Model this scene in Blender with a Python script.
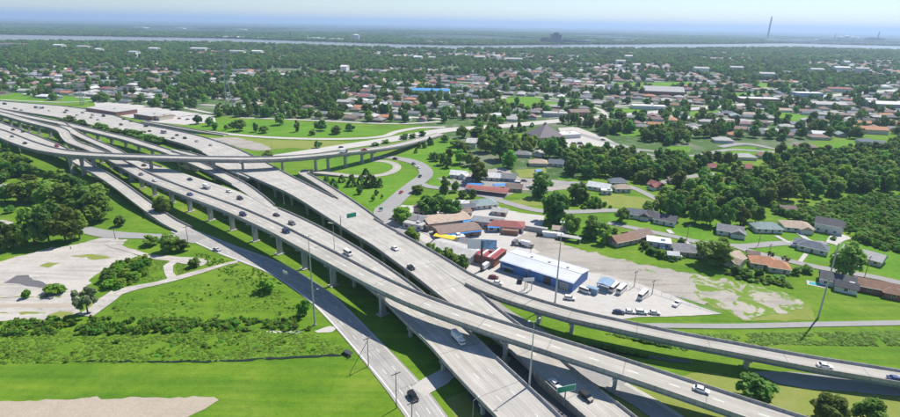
import bpy, bmesh, math, random
import numpy as np
from mathutils import Vector, Matrix
rnd = random.Random(7)
S = bpy.context.scene
for o in list(bpy.data.objects): bpy.data.objects.remove(o)
COL = S.collection

# ------------------------------------------------------------------ camera, sky, sun, exposure
FPX, CAMH, HORY, ROLL = 530.0, 110.0, 24.0, math.radians(1.02)      # focal length and horizon in pixels of the 900 x 417 photograph
PITCH = math.atan((208.5 - HORY) / FPX)
_F = Vector((0, math.cos(PITCH), -math.sin(PITCH))); _U0 = Vector((0, math.sin(PITCH), math.cos(PITCH))); _X = Vector((1, 0, 0))
_R = _X * math.cos(ROLL) + _U0 * math.sin(ROLL); _U = -_X * math.sin(ROLL) + _U0 * math.cos(ROLL)
_C = Vector((0, 0, CAMH))
cd = bpy.data.cameras.new('camera'); cam = bpy.data.objects.new('camera', cd); COL.objects.link(cam)
cd.sensor_width = 36; cd.lens = 36 * FPX / 900; cd.clip_start = 1; cd.clip_end = 90000
cam.matrix_world = Matrix(((_R.x, _U.x, -_F.x, 0), (_R.y, _U.y, -_F.y, 0), (_R.z, _U.z, -_F.z, CAMH), (0, 0, 0, 1)))
S.camera = cam
S.render.resolution_x = 1024; S.render.resolution_y = 474
SUN_AZ, SUN_EL = math.radians(46), math.radians(53)                # azimuth clockwise from +Y (the camera looks along +Y)
w = bpy.data.worlds.new('World'); S.world = w; w.use_nodes = True
nt = w.node_tree; bg = nt.nodes['Background']; sky = nt.nodes.new('ShaderNodeTexSky')
sky.sky_type = 'NISHITA'; sky.sun_disc = False; sky.sun_elevation = SUN_EL; sky.sun_rotation = SUN_AZ
sky.air_density = 1.0; sky.dust_density = 0.1; sky.ozone_density = 6.0; sky.altitude = 0
nt.links.new(sky.outputs[0], bg.inputs[0]); bg.inputs[1].default_value = 0.098
sl = bpy.data.lights.new('sun', 'SUN'); sun = bpy.data.objects.new('sun', sl); COL.objects.link(sun)
sl.energy = 4.6; sl.angle = math.radians(0.6); sl.color = (1, .935, .84)
sd = Vector((math.sin(SUN_AZ) * math.cos(SUN_EL), math.cos(SUN_AZ) * math.cos(SUN_EL), math.sin(SUN_EL)))
sun.rotation_euler = sd.to_track_quat('Z', 'Y').to_euler(); sun.location = (0, 0, 400)
HAZE = 0.95e-4                                                     # extinction per metre
S.cycles.volume_bounces = 2
S.view_settings.view_transform = 'Standard'; S.view_settings.look = 'None'
S.view_settings.exposure = 0.46; S.view_settings.gamma = 1; S.view_settings.use_curve_mapping = False

# ------------------------------------------------------------------ pixels to places
def up(px, py, z=0.0):
    d = _F * FPX + _R * (px - 450) + _U * (208.5 - py); t = (z - CAMH) / d.z
    return _C + d * t
def pj(P):
    v = Vector(P) - _C; k = v.dot(_F); k = k if abs(k) > 1e-3 else 1e-3
    return 450 + FPX * v.dot(_R) / k, 208.5 - FPX * v.dot(_U) / k
def depth(P): return (Vector(P) - _C).dot(_F)
def hgt(P, ypx):
    lo, hi = 0., 400.
    for _ in range(40):
        m = (lo + hi) / 2
        if pj((P[0], P[1], P[2] + m))[1] > ypx: lo = m
        else: hi = m
    return lo

# ------------------------------------------------------------------ materials
MATS = {}
def nodes(name):
    m = bpy.data.materials.new(name); m.use_nodes = True; MATS[name] = m
    n = m.node_tree.nodes; return m, n, m.node_tree.links, n['Principled BSDF']
def ramp(n, l, src, stops):
    r = n.new('ShaderNodeValToRGB'); e = r.color_ramp.elements
    while len(e) < len(stops): e.new(.5)
    for i, (p, c) in enumerate(stops): e[i].position = p; e[i].color = (*c, 1)
    l.new(src, r.inputs[0]); return r.outputs[0]
def noise(n, l, scale, detail=4, rough=.55, vec=None, dist=0):
    t = n.new('ShaderNodeTexNoise'); t.inputs['Scale'].default_value = scale; t.inputs['Detail'].default_value = detail
    t.inputs['Roughness'].default_value = rough; t.inputs['Distortion'].default_value = dist
    if vec is not None: l.new(vec, t.inputs['Vector'])
    return t.outputs['Fac']
def mixc(n, l, f, a, b, mode='MIX'):
    x = n.new('ShaderNodeMix'); x.data_type = 'RGBA'; x.blend_type = mode
    for s, v in ((x.inputs[0], f), (x.inputs[6], a), (x.inputs[7], b)):
        if isinstance(v, (int, float)): s.default_value = v
        elif isinstance(v, tuple): s.default_value = (*v, 1)
        else: l.new(v, s)
    return x.outputs[2]
def wpos(n):
    g = n.new('ShaderNodeNewGeometry'); return g.outputs['Position']
def plain(name, col, rough=.7, var=.12, scale=.6, metal=0):
    m, n, l, b = nodes(name)
    tc = n.new('ShaderNodeTexCoord'); f = noise(n, l, scale, 5, .6, tc.outputs['Object'])
    c = ramp(n, l, f, [(.3, tuple(v * (1 - var) for v in col)), (.7, tuple(min(1, v * (1 + var)) for v in col))])
    l.new(c, b.inputs['Base Color']); b.inputs['Roughness'].default_value = rough; b.inputs['Metallic'].default_value = metal
    return m
def ground_mat(name, stops, s1, s2, stops2=None, f2=.5, bump=0, bs=1.0, rough=.95):
    m, n, l, b = nodes(name); P = wpos(n)
    c = ramp(n, l, noise(n, l, s1, 6, .6, P, .4), stops)
    if stops2:
        c2 = ramp(n, l, noise(n, l, s2, 6, .65, P, .3), stops2)
        c = mixc(n, l, f2, c, c2)
    l.new(c, b.inputs['Base Color']); b.inputs['Roughness'].default_value = rough
    b.inputs['Specular IOR Level'].default_value = .15
    if bump:
        bp = n.new('ShaderNodeBump'); bp.inputs['Strength'].default_value = bump; bp.inputs['Distance'].default_value = .6
        l.new(noise(n, l, bs, 5, .7, P), bp.inputs['Height']); l.new(bp.outputs[0], b.inputs['Normal'])
    return m
def grass_mat(name, dark, mid, dry, mow=.35):
    m, n, l, b = nodes(name); P = wpos(n)
    c = ramp(n, l, noise(n, l, .028, 7, .62, P, .6), [(.3, dark), (.5, mid), (.74, dry)])
    c2 = ramp(n, l, noise(n, l, .35, 7, .7, P, .3), [(.32, (.72, .78, .7)), (.5, (1, 1, 1)), (.7, (1.18, 1.12, 1.1))]); c = mixc(n, l, .85, c, c2, 'MULTIPLY')
    mp = n.new('ShaderNodeMapping'); l.new(P, mp.inputs[0]); mp.inputs['Scale'].default_value = (.012, .22, 1); mp.inputs['Rotation'].default_value = (0, 0, .02)
    c3 = ramp(n, l, noise(n, l, 1, 4, .6, mp.outputs[0], .25), [(.32, (.66, .78, .7)), (.5, (1, 1, 1)), (.72, (1.4, 1.16, 1.2))]); c = mixc(n, l, mow, c, c3, 'MULTIPLY')
    c4 = ramp(n, l, noise(n, l, 2.6, 4, .75, P), [(.3, (.78, .8, .78)), (.7, (1.16, 1.14, 1.1))]); c = mixc(n, l, .8, c, c4, 'MULTIPLY')
    bare = ramp(n, l, noise(n, l, .09, 8, .75, P, .5), [(.70, (0, 0, 0)), (.78, (1, 1, 1))]); c = mixc(n, l, bare, c, (.29, .26, .13))
    l.new(c, b.inputs['Base Color']); b.inputs['Roughness'].default_value = .95; b.inputs['Specular IOR Level'].default_value = .15
    bp = n.new('ShaderNodeBump'); bp.inputs['Strength'].default_value = .7; bp.inputs['Distance'].default_value = .5
    l.new(noise(n, l, 1.5, 6, .75, P), bp.inputs['Height']); l.new(bp.outputs[0], b.inputs['Normal']); return m
grass_mat('grass', (.088, .195, .012), (.125, .24, .016), (.20, .285, .035), .8)
grass_mat('lawn', (.085, .215, .012), (.115, .26, .016), (.165, .29, .03), .3)
ground_mat('olive_grass', [(.3, (.16, .22, .035)), (.5, (.22, .26, .055)), (.75, (.29, .28, .11))], .07, .7, [(.3, (.15, .22, .025)), (.7, (.28, .29, .09))], .45, .4, 1.4)
ground_mat('suburb_ground', [(.35, (.035, .085, .018)), (.5, (.07, .14, .028)), (.58, (.20, .20, .16)), (.7, (.30, .29, .26))], .018, .11, [(.4, (.05, .12, .022)), (.55, (.09, .15, .04)), (.68, (.30, .29, .27))], .5)
ground_mat('lot_concrete', [(.3, (.44, .42, .385)), (.7, (.53, .505, .465))], .06, .45, [(.35, (.42, .40, .37)), (.7, (.56, .53, .49))], .5)
def yard_mat(name, base, weed):
    m, n, l, b = nodes(name); P = wpos(n)
    c = ramp(n, l, noise(n, l, .05, 6, .65, P, .6), [(.28, tuple(v * .78 for v in base)), (.5, base), (.72, tuple(v * 1.12 for v in base))])
    c2 = ramp(n, l, noise(n, l, .7, 5, .7, P), [(.3, (.84, .84, .83)), (.7, (1.08, 1.08, 1.08))]); c = mixc(n, l, 1.0, c, c2, 'MULTIPLY')
    st = n.new('ShaderNodeMapping'); l.new(P, st.inputs[0]); st.inputs['Rotation'].default_value = (0, 0, .35); st.inputs['Scale'].default_value = (.03, .35, 1)
    c3 = ramp(n, l, noise(n, l, 1, 5, .6, st.outputs[0], .5), [(.36, (.74, .72, .69)), (.5, (1, 1, 1)), (.8, (1.06, 1.06, 1.05))]); c = mixc(n, l, .8, c, c3, 'MULTIPLY')
    wd = ramp(n, l, noise(n, l, .12, 8, .72, P, .8), [(weed, (0, 0, 0)), (weed + .05, (1, 1, 1))]); c = mixc(n, l, wd, c, (.15, .24, .035))
    l.new(c, b.inputs['Base Color']); b.inputs['Roughness'].default_value = .95; b.inputs['Specular IOR Level'].default_value = .15; return m
yard_mat('yard_concrete', (.48, .45, .41), .63); yard_mat('gravel', (.38, .35, .31), .62); yard_mat('patchy_ground', (.40, .37, .31), .46)
ground_mat('dirt', [(.3, (.36, .30, .23)), (.7, (.46, .39, .31))], .08, .9, [(.3, (.34, .29, .22)), (.7, (.50, .43, .34))], .5, .4, 2)
ground_mat('street', [(.3, (.27, .265, .26)), (.7, (.34, .335, .32))], .05, .6, [(.3, (.25, .245, .24)), (.7, (.37, .36, .345))], .4)
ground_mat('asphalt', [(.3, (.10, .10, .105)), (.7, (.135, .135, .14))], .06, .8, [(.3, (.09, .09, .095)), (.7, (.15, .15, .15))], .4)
ground_mat('wet_silt', [(.3, (.13, .125, .135)), (.7, (.17, .16, .165))], .1, 1, None, 0, 0, 1, .5)
ground_mat('far_land', [(.35, (.03, .06, .035)), (.55, (.05, .085, .04)), (.7, (.12, .13, .09))], .0016, .012, [(.4, (.03, .055, .035)), (.6, (.05, .08, .04)), (.72, (.2, .2, .17))], .5)
m, n, l, b = nodes('river_water'); b.inputs['Base Color'].default_value = (.20, .17, .13, 1); b.inputs['Roughness'].default_value = .25
m, n, l, b = nodes('ditch_water'); b.inputs['Base Color'].default_value = (.012, .02, .012, 1); b.inputs['Roughness'].default_value = .35
m, n, l, b = nodes('glass'); b.inputs['Base Color'].default_value = (.02, .025, .03, 1); b.inputs['Roughness'].default_value = .08
m, n, l, b = nodes('pool_water'); b.inputs['Base Color'].default_value = (.05, .38, .36, 1); b.inputs['Roughness'].default_value = .1

def deck_mat(name, base):
    """slabs of concrete laid along a road: UV x = metres along, y = metres across"""
    m, n, l, b = nodes(name)
    uv = n.new('ShaderNodeUVMap'); sp = n.new('ShaderNodeSeparateXYZ'); l.new(uv.outputs[0], sp.inputs[0])
    mp = n.new('ShaderNodeMapping'); l.new(uv.outputs[0], mp.inputs[0]); mp.inputs['Scale'].default_value = (.04, 1.1, 1)
    f1 = noise(n, l, 1.0, 5, .6, mp.outputs[0])                                     # tyre wear streaks along the lanes
    c = ramp(n, l, f1, [(.3, tuple(v * .80 for v in base)), (.55, base), (.75, tuple(v * 1.08 for v in base))])
    f2 = noise(n, l, .12, 5, .6, wpos(n)); c2 = ramp(n, l, f2, [(.3, (.86, .86, .86)), (.7, (1.06, 1.06, 1.06))])
    c = mixc(n, l, 1.0, c, c2, 'MULTIPLY')
    a = n.new('ShaderNodeMath'); a.operation = 'MULTIPLY'; l.new(sp.outputs[1], a.inputs[0]); a.inputs[1].default_value = 2 * math.pi / 3.7
    cs = n.new('ShaderNodeMath'); cs.operation = 'COSINE'; l.new(a.outputs[0], cs.inputs[0])
    c5 = ramp(n, l, cs.outputs[0], [(0, (.76, .755, .75)), (.6, (1, 1, 1))]); mp2 = n.new('ShaderNodeMapping'); l.new(uv.outputs[0], mp2.inputs[0]); mp2.inputs['Scale'].default_value = (.012, .25, 1)
    c = mixc(n, l, noise(n, l, 1, 4, .6, mp2.outputs[0]), c, mixc(n, l, 1.0, c, c5, 'MULTIPLY'))                # oil-darkened lane centres
    pt = n.new('ShaderNodeTexVoronoi'); pt.inputs['Scale'].default_value = .09; l.new(uv.outputs[0], pt.inputs['Vector'])
    c6 = ramp(n, l, pt.outputs['Color'], [(.2, (.9, .9, .9)), (.6, (1.02, 1.02, 1.01))]); c = mixc(n, l, .6, c, c6, 'MULTIPLY')   # slabs of different age
    def joint(sock, period, wd):
        a = n.new('ShaderNodeMath'); a.operation = 'DIVIDE'; l.new(sock, a.inputs[0]); a.inputs[1].default_value = period
        fr = n.new('ShaderNodeMath'); fr.operation = 'FRACT'; l.new(a.outputs[0], fr.inputs[0])
        lt = n.new('ShaderNodeMath'); lt.operation = 'LESS_THAN'; l.new(fr.outputs[0], lt.inputs[0]); lt.inputs[1].default_value = wd / period
        return lt.outputs[0]
    j = n.new('ShaderNodeMath'); j.operation = 'MAXIMUM'
    l.new(joint(sp.outputs[0], 24.0, .35), j.inputs[0]); l.new(joint(sp.outputs[1], 3.7, .12), j.inputs[1])
    jm = n.new('ShaderNodeMath'); jm.operation = 'MULTIPLY'; l.new(j.outputs[0], jm.inputs[0]); jm.inputs[1].default_value = .55
    c = mixc(n, l, jm.outputs[0], c, (.16, .155, .15))
    l.new(c, b.inputs['Base Color']); b.inputs['Roughness'].default_value = .85; b.inputs['Specular IOR Level'].default_value = .25
    return m
deck_mat('deck_concrete', (.50, .475, .43)); deck_mat('ramp_concrete', (.475, .45, .40)); deck_mat('road_concrete', (.42, .405, .38))
def streaked(name, base, amt, rough=.9):
    m, n, l, b = nodes(name); P = wpos(n)
    mp = n.new('ShaderNodeMapping'); l.new(P, mp.inputs[0]); mp.inputs['Scale'].default_value = (.9, .9, .10)
    c = ramp(n, l, noise(n, l, 1, 6, .65, mp.outputs[0]), [(.3, tuple(v * (1 - amt) for v in base)), (.52, base), (.75, tuple(v * 1.12 for v in base))])
    c2 = ramp(n, l, noise(n, l, .08, 5, .6, P), [(.3, (.82, .82, .82)), (.7, (1.06, 1.06, 1.05))]); c = mixc(n, l, 1.0, c, c2, 'MULTIPLY')
    l.new(c, b.inputs['Base Color']); b.inputs['Roughness'].default_value = rough; b.inputs['Specular IOR Level'].default_value = .25; return m
streaked('barrier_concrete', (.40, .385, .355), .42); streaked('girder_concrete', (.30, .30, .29), .3)
streaked('girder_steel', (.20, .255, .30), .3, .6); streaked('pier_concrete', (.44, .43, .40), .35)
plain('lane_paint', (.72, .72, .68), .7, .1); plain('yellow_paint', (.60, .42, .06), .7, .1)
plain('galvanised', (.42, .44, .45), .45, .08, .5, .4); plain('weathered_wood', (.16, .13, .10), .9, .2)
plain('dark_steel', (.05, .05, .055), .5); plain('sign_green', (.0, .30, .17), .5, .05); plain('white_paint', (.75, .75, .73), .6, .05)
plain('lamp_lens', (.8, .8, .75), .3, .02); plain('bark', (.11, .085, .06), .95, .3, 2); plain('soil_dark', (.05, .06, .03), 1)
plain('tyre', (.02, .02, .02), .8, .05); plain('tail_red', (.35, .02, .02), .3); plain('trim_white', (.72, .71, .68), .7, .05)
PAINT = {k: plain('paint_' + k, c, .28, .03) for k, c in dict(white=(.78, .78, .77), black=(.015, .015, .018), silver=(.45, .46, .47), grey=(.16, .165, .17), red=(.38, .03, .03),
         blue=(.03, .07, .22), navy=(.015, .03, .09), maroon=(.16, .02, .03), yellow=(.65, .47, .03), tan=(.42, .36, .27)).items()}
ROOF = {k: plain('roof_' + k, c, .85, .2, .5) for k, c in dict(grey=(.21, .21, .22), dark=(.085, .085, .095), slate=(.13, .15, .18), tan=(.42, .33, .25), brown=(.22, .16, .13),
        orange=(.45, .21, .11), red=(.27, .09, .075), teal=(.24, .31, .31), white=(.66, .66, .65), pale=(.42, .41, .39), rust=(.26, .15, .10), blue=(.06, .27, .55), maroon=(.22, .13, .14)).items()}
WALL = {k: plain('wall_' + k, c, .85, .08, .4) for k, c in dict(white=(.66, .65, .62), cream=(.58, .51, .40), brick=(.27, .13, .10), grey=(.40, .40, .39), tan=(.45, .38, .29), blue=(.22, .33, .45), pink=(.52, .38, .33)).items()}

def leaf_mat(name, dark, light, hue=.04):
    m, n, l, b = nodes(name)
    oi = n.new('ShaderNodeObjectInfo'); at = n.new('ShaderNodeAttribute'); at.attribute_name = 'tone'
    c = ramp(n, l, at.outputs['Fac'], [(0, dark), (1, light)])
    h = n.new('ShaderNodeHueSaturation'); l.new(c, h.inputs['Color'])
    mr = n.new('ShaderNodeMapRange'); l.new(oi.outputs['Random'], mr.inputs[0]); mr.inputs[3].default_value = .5 - hue; mr.inputs[4].default_value = .5 + hue * .8
    l.new(mr.outputs[0], h.inputs['Hue'])
    mu = n.new('ShaderNodeMath'); mu.operation = 'MULTIPLY'; l.new(oi.outputs['Random'], mu.inputs[0]); mu.inputs[1].default_value = 7.31
    fr = n.new('ShaderNodeMath'); fr.operation = 'FRACT'; l.new(mu.outputs[0], fr.inputs[0])
    mv = n.new('ShaderNodeMapRange'); l.new(fr.outputs[0], mv.inputs[0]); mv.inputs[3].default_value = .6; mv.inputs[4].default_value = 1.4
    l.new(mv.outputs[0], h.inputs['Value'])
    l.new(h.outputs[0], b.inputs['Base Color']); b.inputs['Roughness'].default_value = .6; b.inputs['Specular IOR Level'].default_value = .2
    tr = n.new('ShaderNodeBsdfTranslucent'); l.new(h.outputs[0], tr.inputs['Color'])
    mx = n.new('ShaderNodeMixShader'); mx.inputs[0].default_value = .48; l.new(b.outputs[0], mx.inputs[1]); l.new(tr.outputs[0], mx.inputs[2])
    l.new(mx.outputs[0], n['Material Output'].inputs[0]); return m
leaf_mat('leaf_tree', (.09, .19, .026), (.21, .37, .055)); leaf_mat('leaf_bright', (.115, .27, .02), (.225, .42, .04)); leaf_mat('leaf_pale', (.14, .19, .08), (.27, .31, .17), .01)
leaf_mat('leaf_reed', (.17, .33, .03), (.28, .45, .06), .02)

# ------------------------------------------------------------------ mesh helpers
class MB:
    def __init__(s): s.v = []; s.f = []; s.uv = []; s.mi = []
    def quad(s, pts, mi=0, uv=None):
        b = len(s.v); s.v += [tuple(p) for p in pts]; s.f.append(tuple(range(b, b + len(pts)))); s.mi.append(mi); s.uv.append(uv)
        return s
    def box(s, x0, x1, y0, y1, z0, z1, M=None, mi=0, skip=()):
        P = [(x, y, z) for z in (z0, z1) for y in (y0, y1) for x in (x0, x1)]
        if M is not None: P = [tuple(M @ Vector(p)) for p in P]
        b = len(s.v); s.v += P
        for i, f in enumerate(((0, 2, 3, 1), (4, 5, 7, 6), (0, 1, 5, 4), (1, 3, 7, 5), (3, 2, 6, 7), (2, 0, 4, 6))):
            if i in skip: continue
            s.f.append(tuple(b + k for k in f)); s.mi.append(mi); s.uv.append(None)
        return s
    def tube(s, a, b_, r0, r1=None, k=6, cap=True, mi=0):
        a = Vector(a); b_ = Vector(b_); r1 = r0 if r1 is None else r1; d = (b_ - a).normalized()
        u = d.orthogonal().normalized(); v = d.cross(u); base = len(s.v)
        for p, r in ((a, r0), (b_, r1)):
            for i in range(k):
                t = 2 * math.pi * i / k; s.v.append(tuple(p + u * math.cos(t) * r + v * math.sin(t) * r))
        for i in range(k):
            j = (i + 1) % k; s.f.append((base + i, base + j, base + k + j, base + k + i)); s.mi.append(mi); s.uv.append(None)
        if cap:
            s.f.append(tuple(base + k + i for i in range(k))); s.f.append(tuple(base + k - 1 - i for i in range(k))); s.mi += [mi, mi]; s.uv += [None, None]
        return s
    def prism(s, prof, y0, y1, M=None, mi=0):
        """profile in xz, extruded along y"""
        k = len(prof); b = len(s.v); P = [(x, y, z) for y in (y0, y1) for x, z in prof]
        if M is not None: P = [tuple(M @ Vector(p)) for p in P]
        s.v += P
        for i in range(k):
            j = (i + 1) % k; s.f.append((b + i, b + j, b + k + j, b + k + i)); s.mi.append(mi); s.uv.append(None)
        s.f.append(tuple(b + k - 1 - i for i in range(k))); s.f.append(tuple(b + k + i for i in range(k))); s.mi += [mi, mi]; s.uv += [None, None]
        return s
    def mesh(s, name, mats=()):
        me = bpy.data.meshes.new(name); me.from_pydata(s.v, [], s.f)
        for m in mats: me.materials.append(MATS[m] if isinstance(m, str) else m)
        if len(mats) > 1: me.polygons.foreach_set('material_index', s.mi)
        if any(u is not None for u in s.uv):
            ul = me.uv_layers.new(name='UVMap'); dat = []
            for f, u in zip(s.f, s.uv): dat += [c for q in (u if u is not None else [(0, 0)] * len(f)) for c in q]
            ul.data.foreach_set('uv', dat)
        me.update(); return me
def link(name, me, parent=None, loc=None, rz=None, sc=None):
    o = bpy.data.objects.new(name, me); COL.objects.link(o)
    if parent: o.parent = parent
    if loc is not None: o.location = loc
    if rz is not None: o.rotation_euler = (0, 0, rz)
    if sc is not None: o.scale = sc
    return o
def tag(o, label, cat, group=None):
    o['label'] = label; o['category'] = cat
    if group: o['group'] = group
    return o
def empty(name, label, cat, loc=(0, 0, 0), rz=0, group=None):
    return tag(link(name, None, None, loc, rz), label, cat, group)
def struct(name, me, parent=None):
    o = link(name, me, parent)
    if not parent: o['kind'] = 'structure'
    return o

# ------------------------------------------------------------------ paths, sheets, keep-out zones
KEEP_PATH, KEEP_POLY = [], []
def spline(P, step=5.0):
    """Catmull-Rom through rows of numbers (first three are x y z), resampled about every step metres"""
    P = np.array(P, float); n = len(P); out = []
    Q = np.vstack([2 * P[0] - P[1], P, 2 * P[-1] - P[-2]])
    for i in range(n - 1):
        a, b, c, d = Q[i:i + 4]; k = max(1, int(np.linalg.norm(c[:2] - b[:2]) / step))
        for t in np.arange(k) / k:
            out.append(.5 * (2 * b + (c - a) * t + (2 * a - 5 * b + 4 * c - d) * t * t + (3 * b - a - 3 * c + d) * t ** 3))
    out.append(P[-1]); return np.array(out)
def frames(P):
    T = np.gradient(P[:, :2], axis=0); T /= np.linalg.norm(T, axis=1)[:, None] + 1e-9
    s = np.r_[0, np.cumsum(np.linalg.norm(np.diff(P[:, :2], axis=0), axis=1))]
    return np.stack([-T[:, 1], T[:, 0]], 1), T, s                    # left normal, tangent, length
def px_path(pts, z, step=5.0):
    return spline([(*up(a, b, z), w_) for a, b, w_ in pts], step)
def ribbon(P, z=None, off0=None, off1=None, jag=0, seed=0):
    N, T, s = frames(P); mb = MB(); r = random.Random(seed); L = []
    for i in range(len(P)):
        h = P[i, 3] / 2; a = h if off0 is None else off0; b = -h if off1 is None else off1
        if jag: a += r.uniform(-jag, jag); b += r.uniform(-jag, jag)
        zz = P[i, 2] if z is None else z
        L.append(((P[i, 0] + N[i, 0] * a, P[i, 1] + N[i, 1] * a, zz), (P[i, 0] + N[i, 0] * b, P[i, 1] + N[i, 1] * b, zz), a, b, s[i]))
    for p, q in zip(L[:-1], L[1:]):
        mb.quad((p[1], q[1], q[0], p[0]), 0, ((p[4], p[3]), (q[4], q[3]), (q[4], q[2]), (p[4], p[2])))
    return mb
def dashes(P, off, z, on=3.0, gap=9.0, wd=.22, s0=0, s1=1e9):
    N, T, s = frames(P); mb = MB(); t = s0
    while t < min(s[-1] - on, s1):
        q = []
        for e in (t, t + on):
            x, y, zz = (np.interp(e, s, P[:, k]) for k in range(3)); nx, ny = np.interp(e, s, N[:, 0]), np.interp(e, s, N[:, 1])
            o_ = off(e) if callable(off) else off
            for k in (-wd / 2, wd / 2): q.append((x + nx * (o_ + k), y + ny * (o_ + k), zz + z))
        mb.quad((q[0], q[2], q[3], q[1])); t += on + gap
    return mb
def merge(mbs):
    r = MB()
    for m_ in mbs:
        b = len(r.v); r.v += m_.v; r.f += [tuple(b + k for k in f) for f in m_.f]; r.mi += m_.mi; r.uv += m_.uv
    return r
LAYER = [0.006]
def sheet(name, polys, mat, jag=.0, step=3.0, keep=False, z=None):
    """flat ground patches given as pixel outlines lying on the ground; each call its own height"""
    LAYER[0] += .004 + .0015 * len(polys); zz = LAYER[0] if z is None else z; mb = MB(); r = random.Random(len(name) + len(polys))
    for pi, poly in enumerate(polys):
        W = [up(a, b) for a, b in poly]; out = []
        for p, q in zip(W, W[1:] + W[:1]):
            k = max(1, min(90, int((q - p).length / step))) if jag else 1; f1, f2 = r.uniform(0, 6), r.uniform(0, 6)
            for i in range(k):
                v = p.lerp(q, i / k); e = min(1, i / 3, (k - i) / 3)
                if jag and 0 < i:
                    d = (q - p).normalized(); nn_ = Vector((-d.y, d.x, 0)); s_ = i * (q - p).length / k
                    v = v + nn_ * e * (jag * (1.3 * math.sin(s_ * .45 + f1) + .9 * math.sin(s_ * 1.13 + f2)) + r.gauss(0, jag * .6))
                out.append((v.x, v.y, zz - .0015 * pi))
        mb.quad(out)
        if keep: KEEP_POLY.append(np.array([(p.x, p.y) for p in W]))
    return struct(name, mb.mesh(name, [mat]))
def in_poly(X, Y, poly):
    c = np.zeros(len(X), bool); j = len(poly) - 1
    for i in range(len(poly)):
        xi, yi = poly[i]; xj, yj = poly[j]
        t = ((yi > Y) != (yj > Y)) & (X < (xj - xi) * (Y - yi) / (yj - yi + 1e-12) + xi); c ^= t; j = i
    return c
def path_dist(X, Y, P):
    best = np.full(len(X), 1e9)
    for a, b in zip(P[:-1], P[1:]):
        d = b[:2] - a[:2]; L = d @ d + 1e-9
        t = np.clip(((X - a[0]) * d[0] + (Y - a[1]) * d[1]) / L, 0, 1)
        wd = a[3] / 2
        best = np.minimum(best, np.hypot(X - a[0] - t * d[0], Y - a[1] - t * d[1]) - wd)
    return best
def blocked(X, Y, margin=3.0, polys=True):
    m_ = np.zeros(len(X), bool)
    for P in KEEP_PATH: m_ |= path_dist(X, Y, P[::2] if len(P) > 8 else P) < margin
    if polys:
        for q in KEEP_POLY: m_ |= in_poly(X, Y, q)
    return m_
#@@GROUND
# ------------------------------------------------------------------ the ground
g = MB(); g.quad([(-45000, -1500, 0), (45000, -1500, 0), (45000, 45000, 0), (-45000, 45000, 0)]); struct('ground', g.mesh('ground', ['grass']))
BANK_N = [(-160, 39), (-60, 41), (0, 41.8), (100, 42), (225, 43.2), (330, 46.6), (450, 49.6), (560, 49.0), (675, 49.0), (790, 47.8), (900, 50.5), (1060, 54)]
BANK_F = [(-160, 33), (-60, 34.3), (0, 34.8), (100, 36.6), (225, 38.6), (330, 42.3), (450, 46.0), (560, 44.9), (675, 44.6), (790, 43.6), (900, 46.2), (1060, 50)]
sheet('suburb_ground', [[(-160, 90), (0, 98), (95, 103), (220, 116), (330, 121.5), (420, 125.5), (448, 136), (456, 165), (470, 186), (540, 196), (600, 166), (680, 158), (760, 150), (900, 128), (1060, 118)] + BANK_N[::-1]], 'suburb_ground')
wr = [up(a, b) for a, b in BANK_F]
fl = MB(); fl.quad([(p.x, p.y, .006) for p in wr] + [(44000, 20000, .006), (44000, 44000, .006), (-44000, 44000, .006), (-44000, 20000, .006)])
struct('far_terrain', fl.mesh('far_terrain', ['far_land']))
rv = MB()
bn = [up(a, b) for a, b in BANK_N]
for i in range(len(bn) - 1): rv.quad([(bn[i].x, bn[i].y, .03), (bn[i + 1].x, bn[i + 1].y, .03), (wr[i + 1].x, wr[i + 1].y, .03), (wr[i].x, wr[i].y, .03)])
struct('river', rv.mesh('river', ['river_water']))

LAWN = [
 [(212, 127), (232, 119.5), (268, 121), (300, 123), (340, 126), (388, 130.5), (386, 134.5), (338, 137), (275, 136), (222, 132.5)],
 [(395, 160), (408, 150), (425, 143), (445, 138.5), (458, 140), (460, 160), (458, 178), (440, 187), (428, 186), (430, 172), (420, 163)],
 [(318, 160), (345, 158), (385, 156), (391, 160), (372, 161), (392, 164), (394, 168), (370, 173), (330, 171), (312, 167)],
 [(320, 178), (345, 178.5), (372, 180), (392, 177), (408, 172), (412, 178), (400, 190), (390, 201), (380, 212), (366, 206), (345, 192)],
 [(455, 165), (476, 166), (478, 176), (455, 172)], [(488, 103.5), (500, 98.5), (520, 97), (535, 97), (547, 101), (560, 103.5), (558, 108), (530, 107.5), (505, 106)],
 [(514, 134), (540, 133), (556, 140), (535, 143), (516, 140)], [(716, 150), (735, 147), (756, 147), (757, 154), (718, 155.5)],
 [(770, 117), (782, 112), (812, 116), (814, 120), (790, 121.5)], [(838, 141), (870, 137), (886, 139), (848, 149), (833, 153), (820, 148)],
 [(728, 92.5), (775, 93.5), (742, 98.5), (726, 96)], [(602, 126), (640, 128), (650, 136), (620, 136)], [(560, 176), (568, 171), (572, 180), (556, 181)],
 [(668, 147), (690, 146), (690, 152), (664, 152)], [(612, 109), (650, 108), (640, 113), (612, 113)], [(690, 112), (718, 110), (716, 115), (690, 116)],
 [(0, 96), (18, 93), (40, 99), (70, 103), (40, 104), (0, 101)], [(60, 96), (95, 99), (95, 104), (62, 102)], [(190, 120), (212, 122), (222, 131), (205, 130), (185, 126)],
 [(755, 83), (800, 84), (800, 88), (760, 88)], [(600, 83), (690, 82), (700, 86), (640, 88)], [(660, 234), (700, 222), (770, 224), (800, 232), (830, 236), (870, 245), (900, 256), (900, 278), (860, 268), (826, 262), (800, 258), (760, 250), (700, 240)],
 [(610, 213), (640, 218), (700, 238), (690, 236), (640, 227), (606, 221)], [(556, 240), (606, 244), (640, 250), (610, 228), (580, 222)]]
sheet('lawn', LAWN, 'lawn', .4); KEEP_LAWN = [np.array([tuple(up(a, b))[:2] for a, b in q]) for q in LAWN[:-3]]
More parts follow.
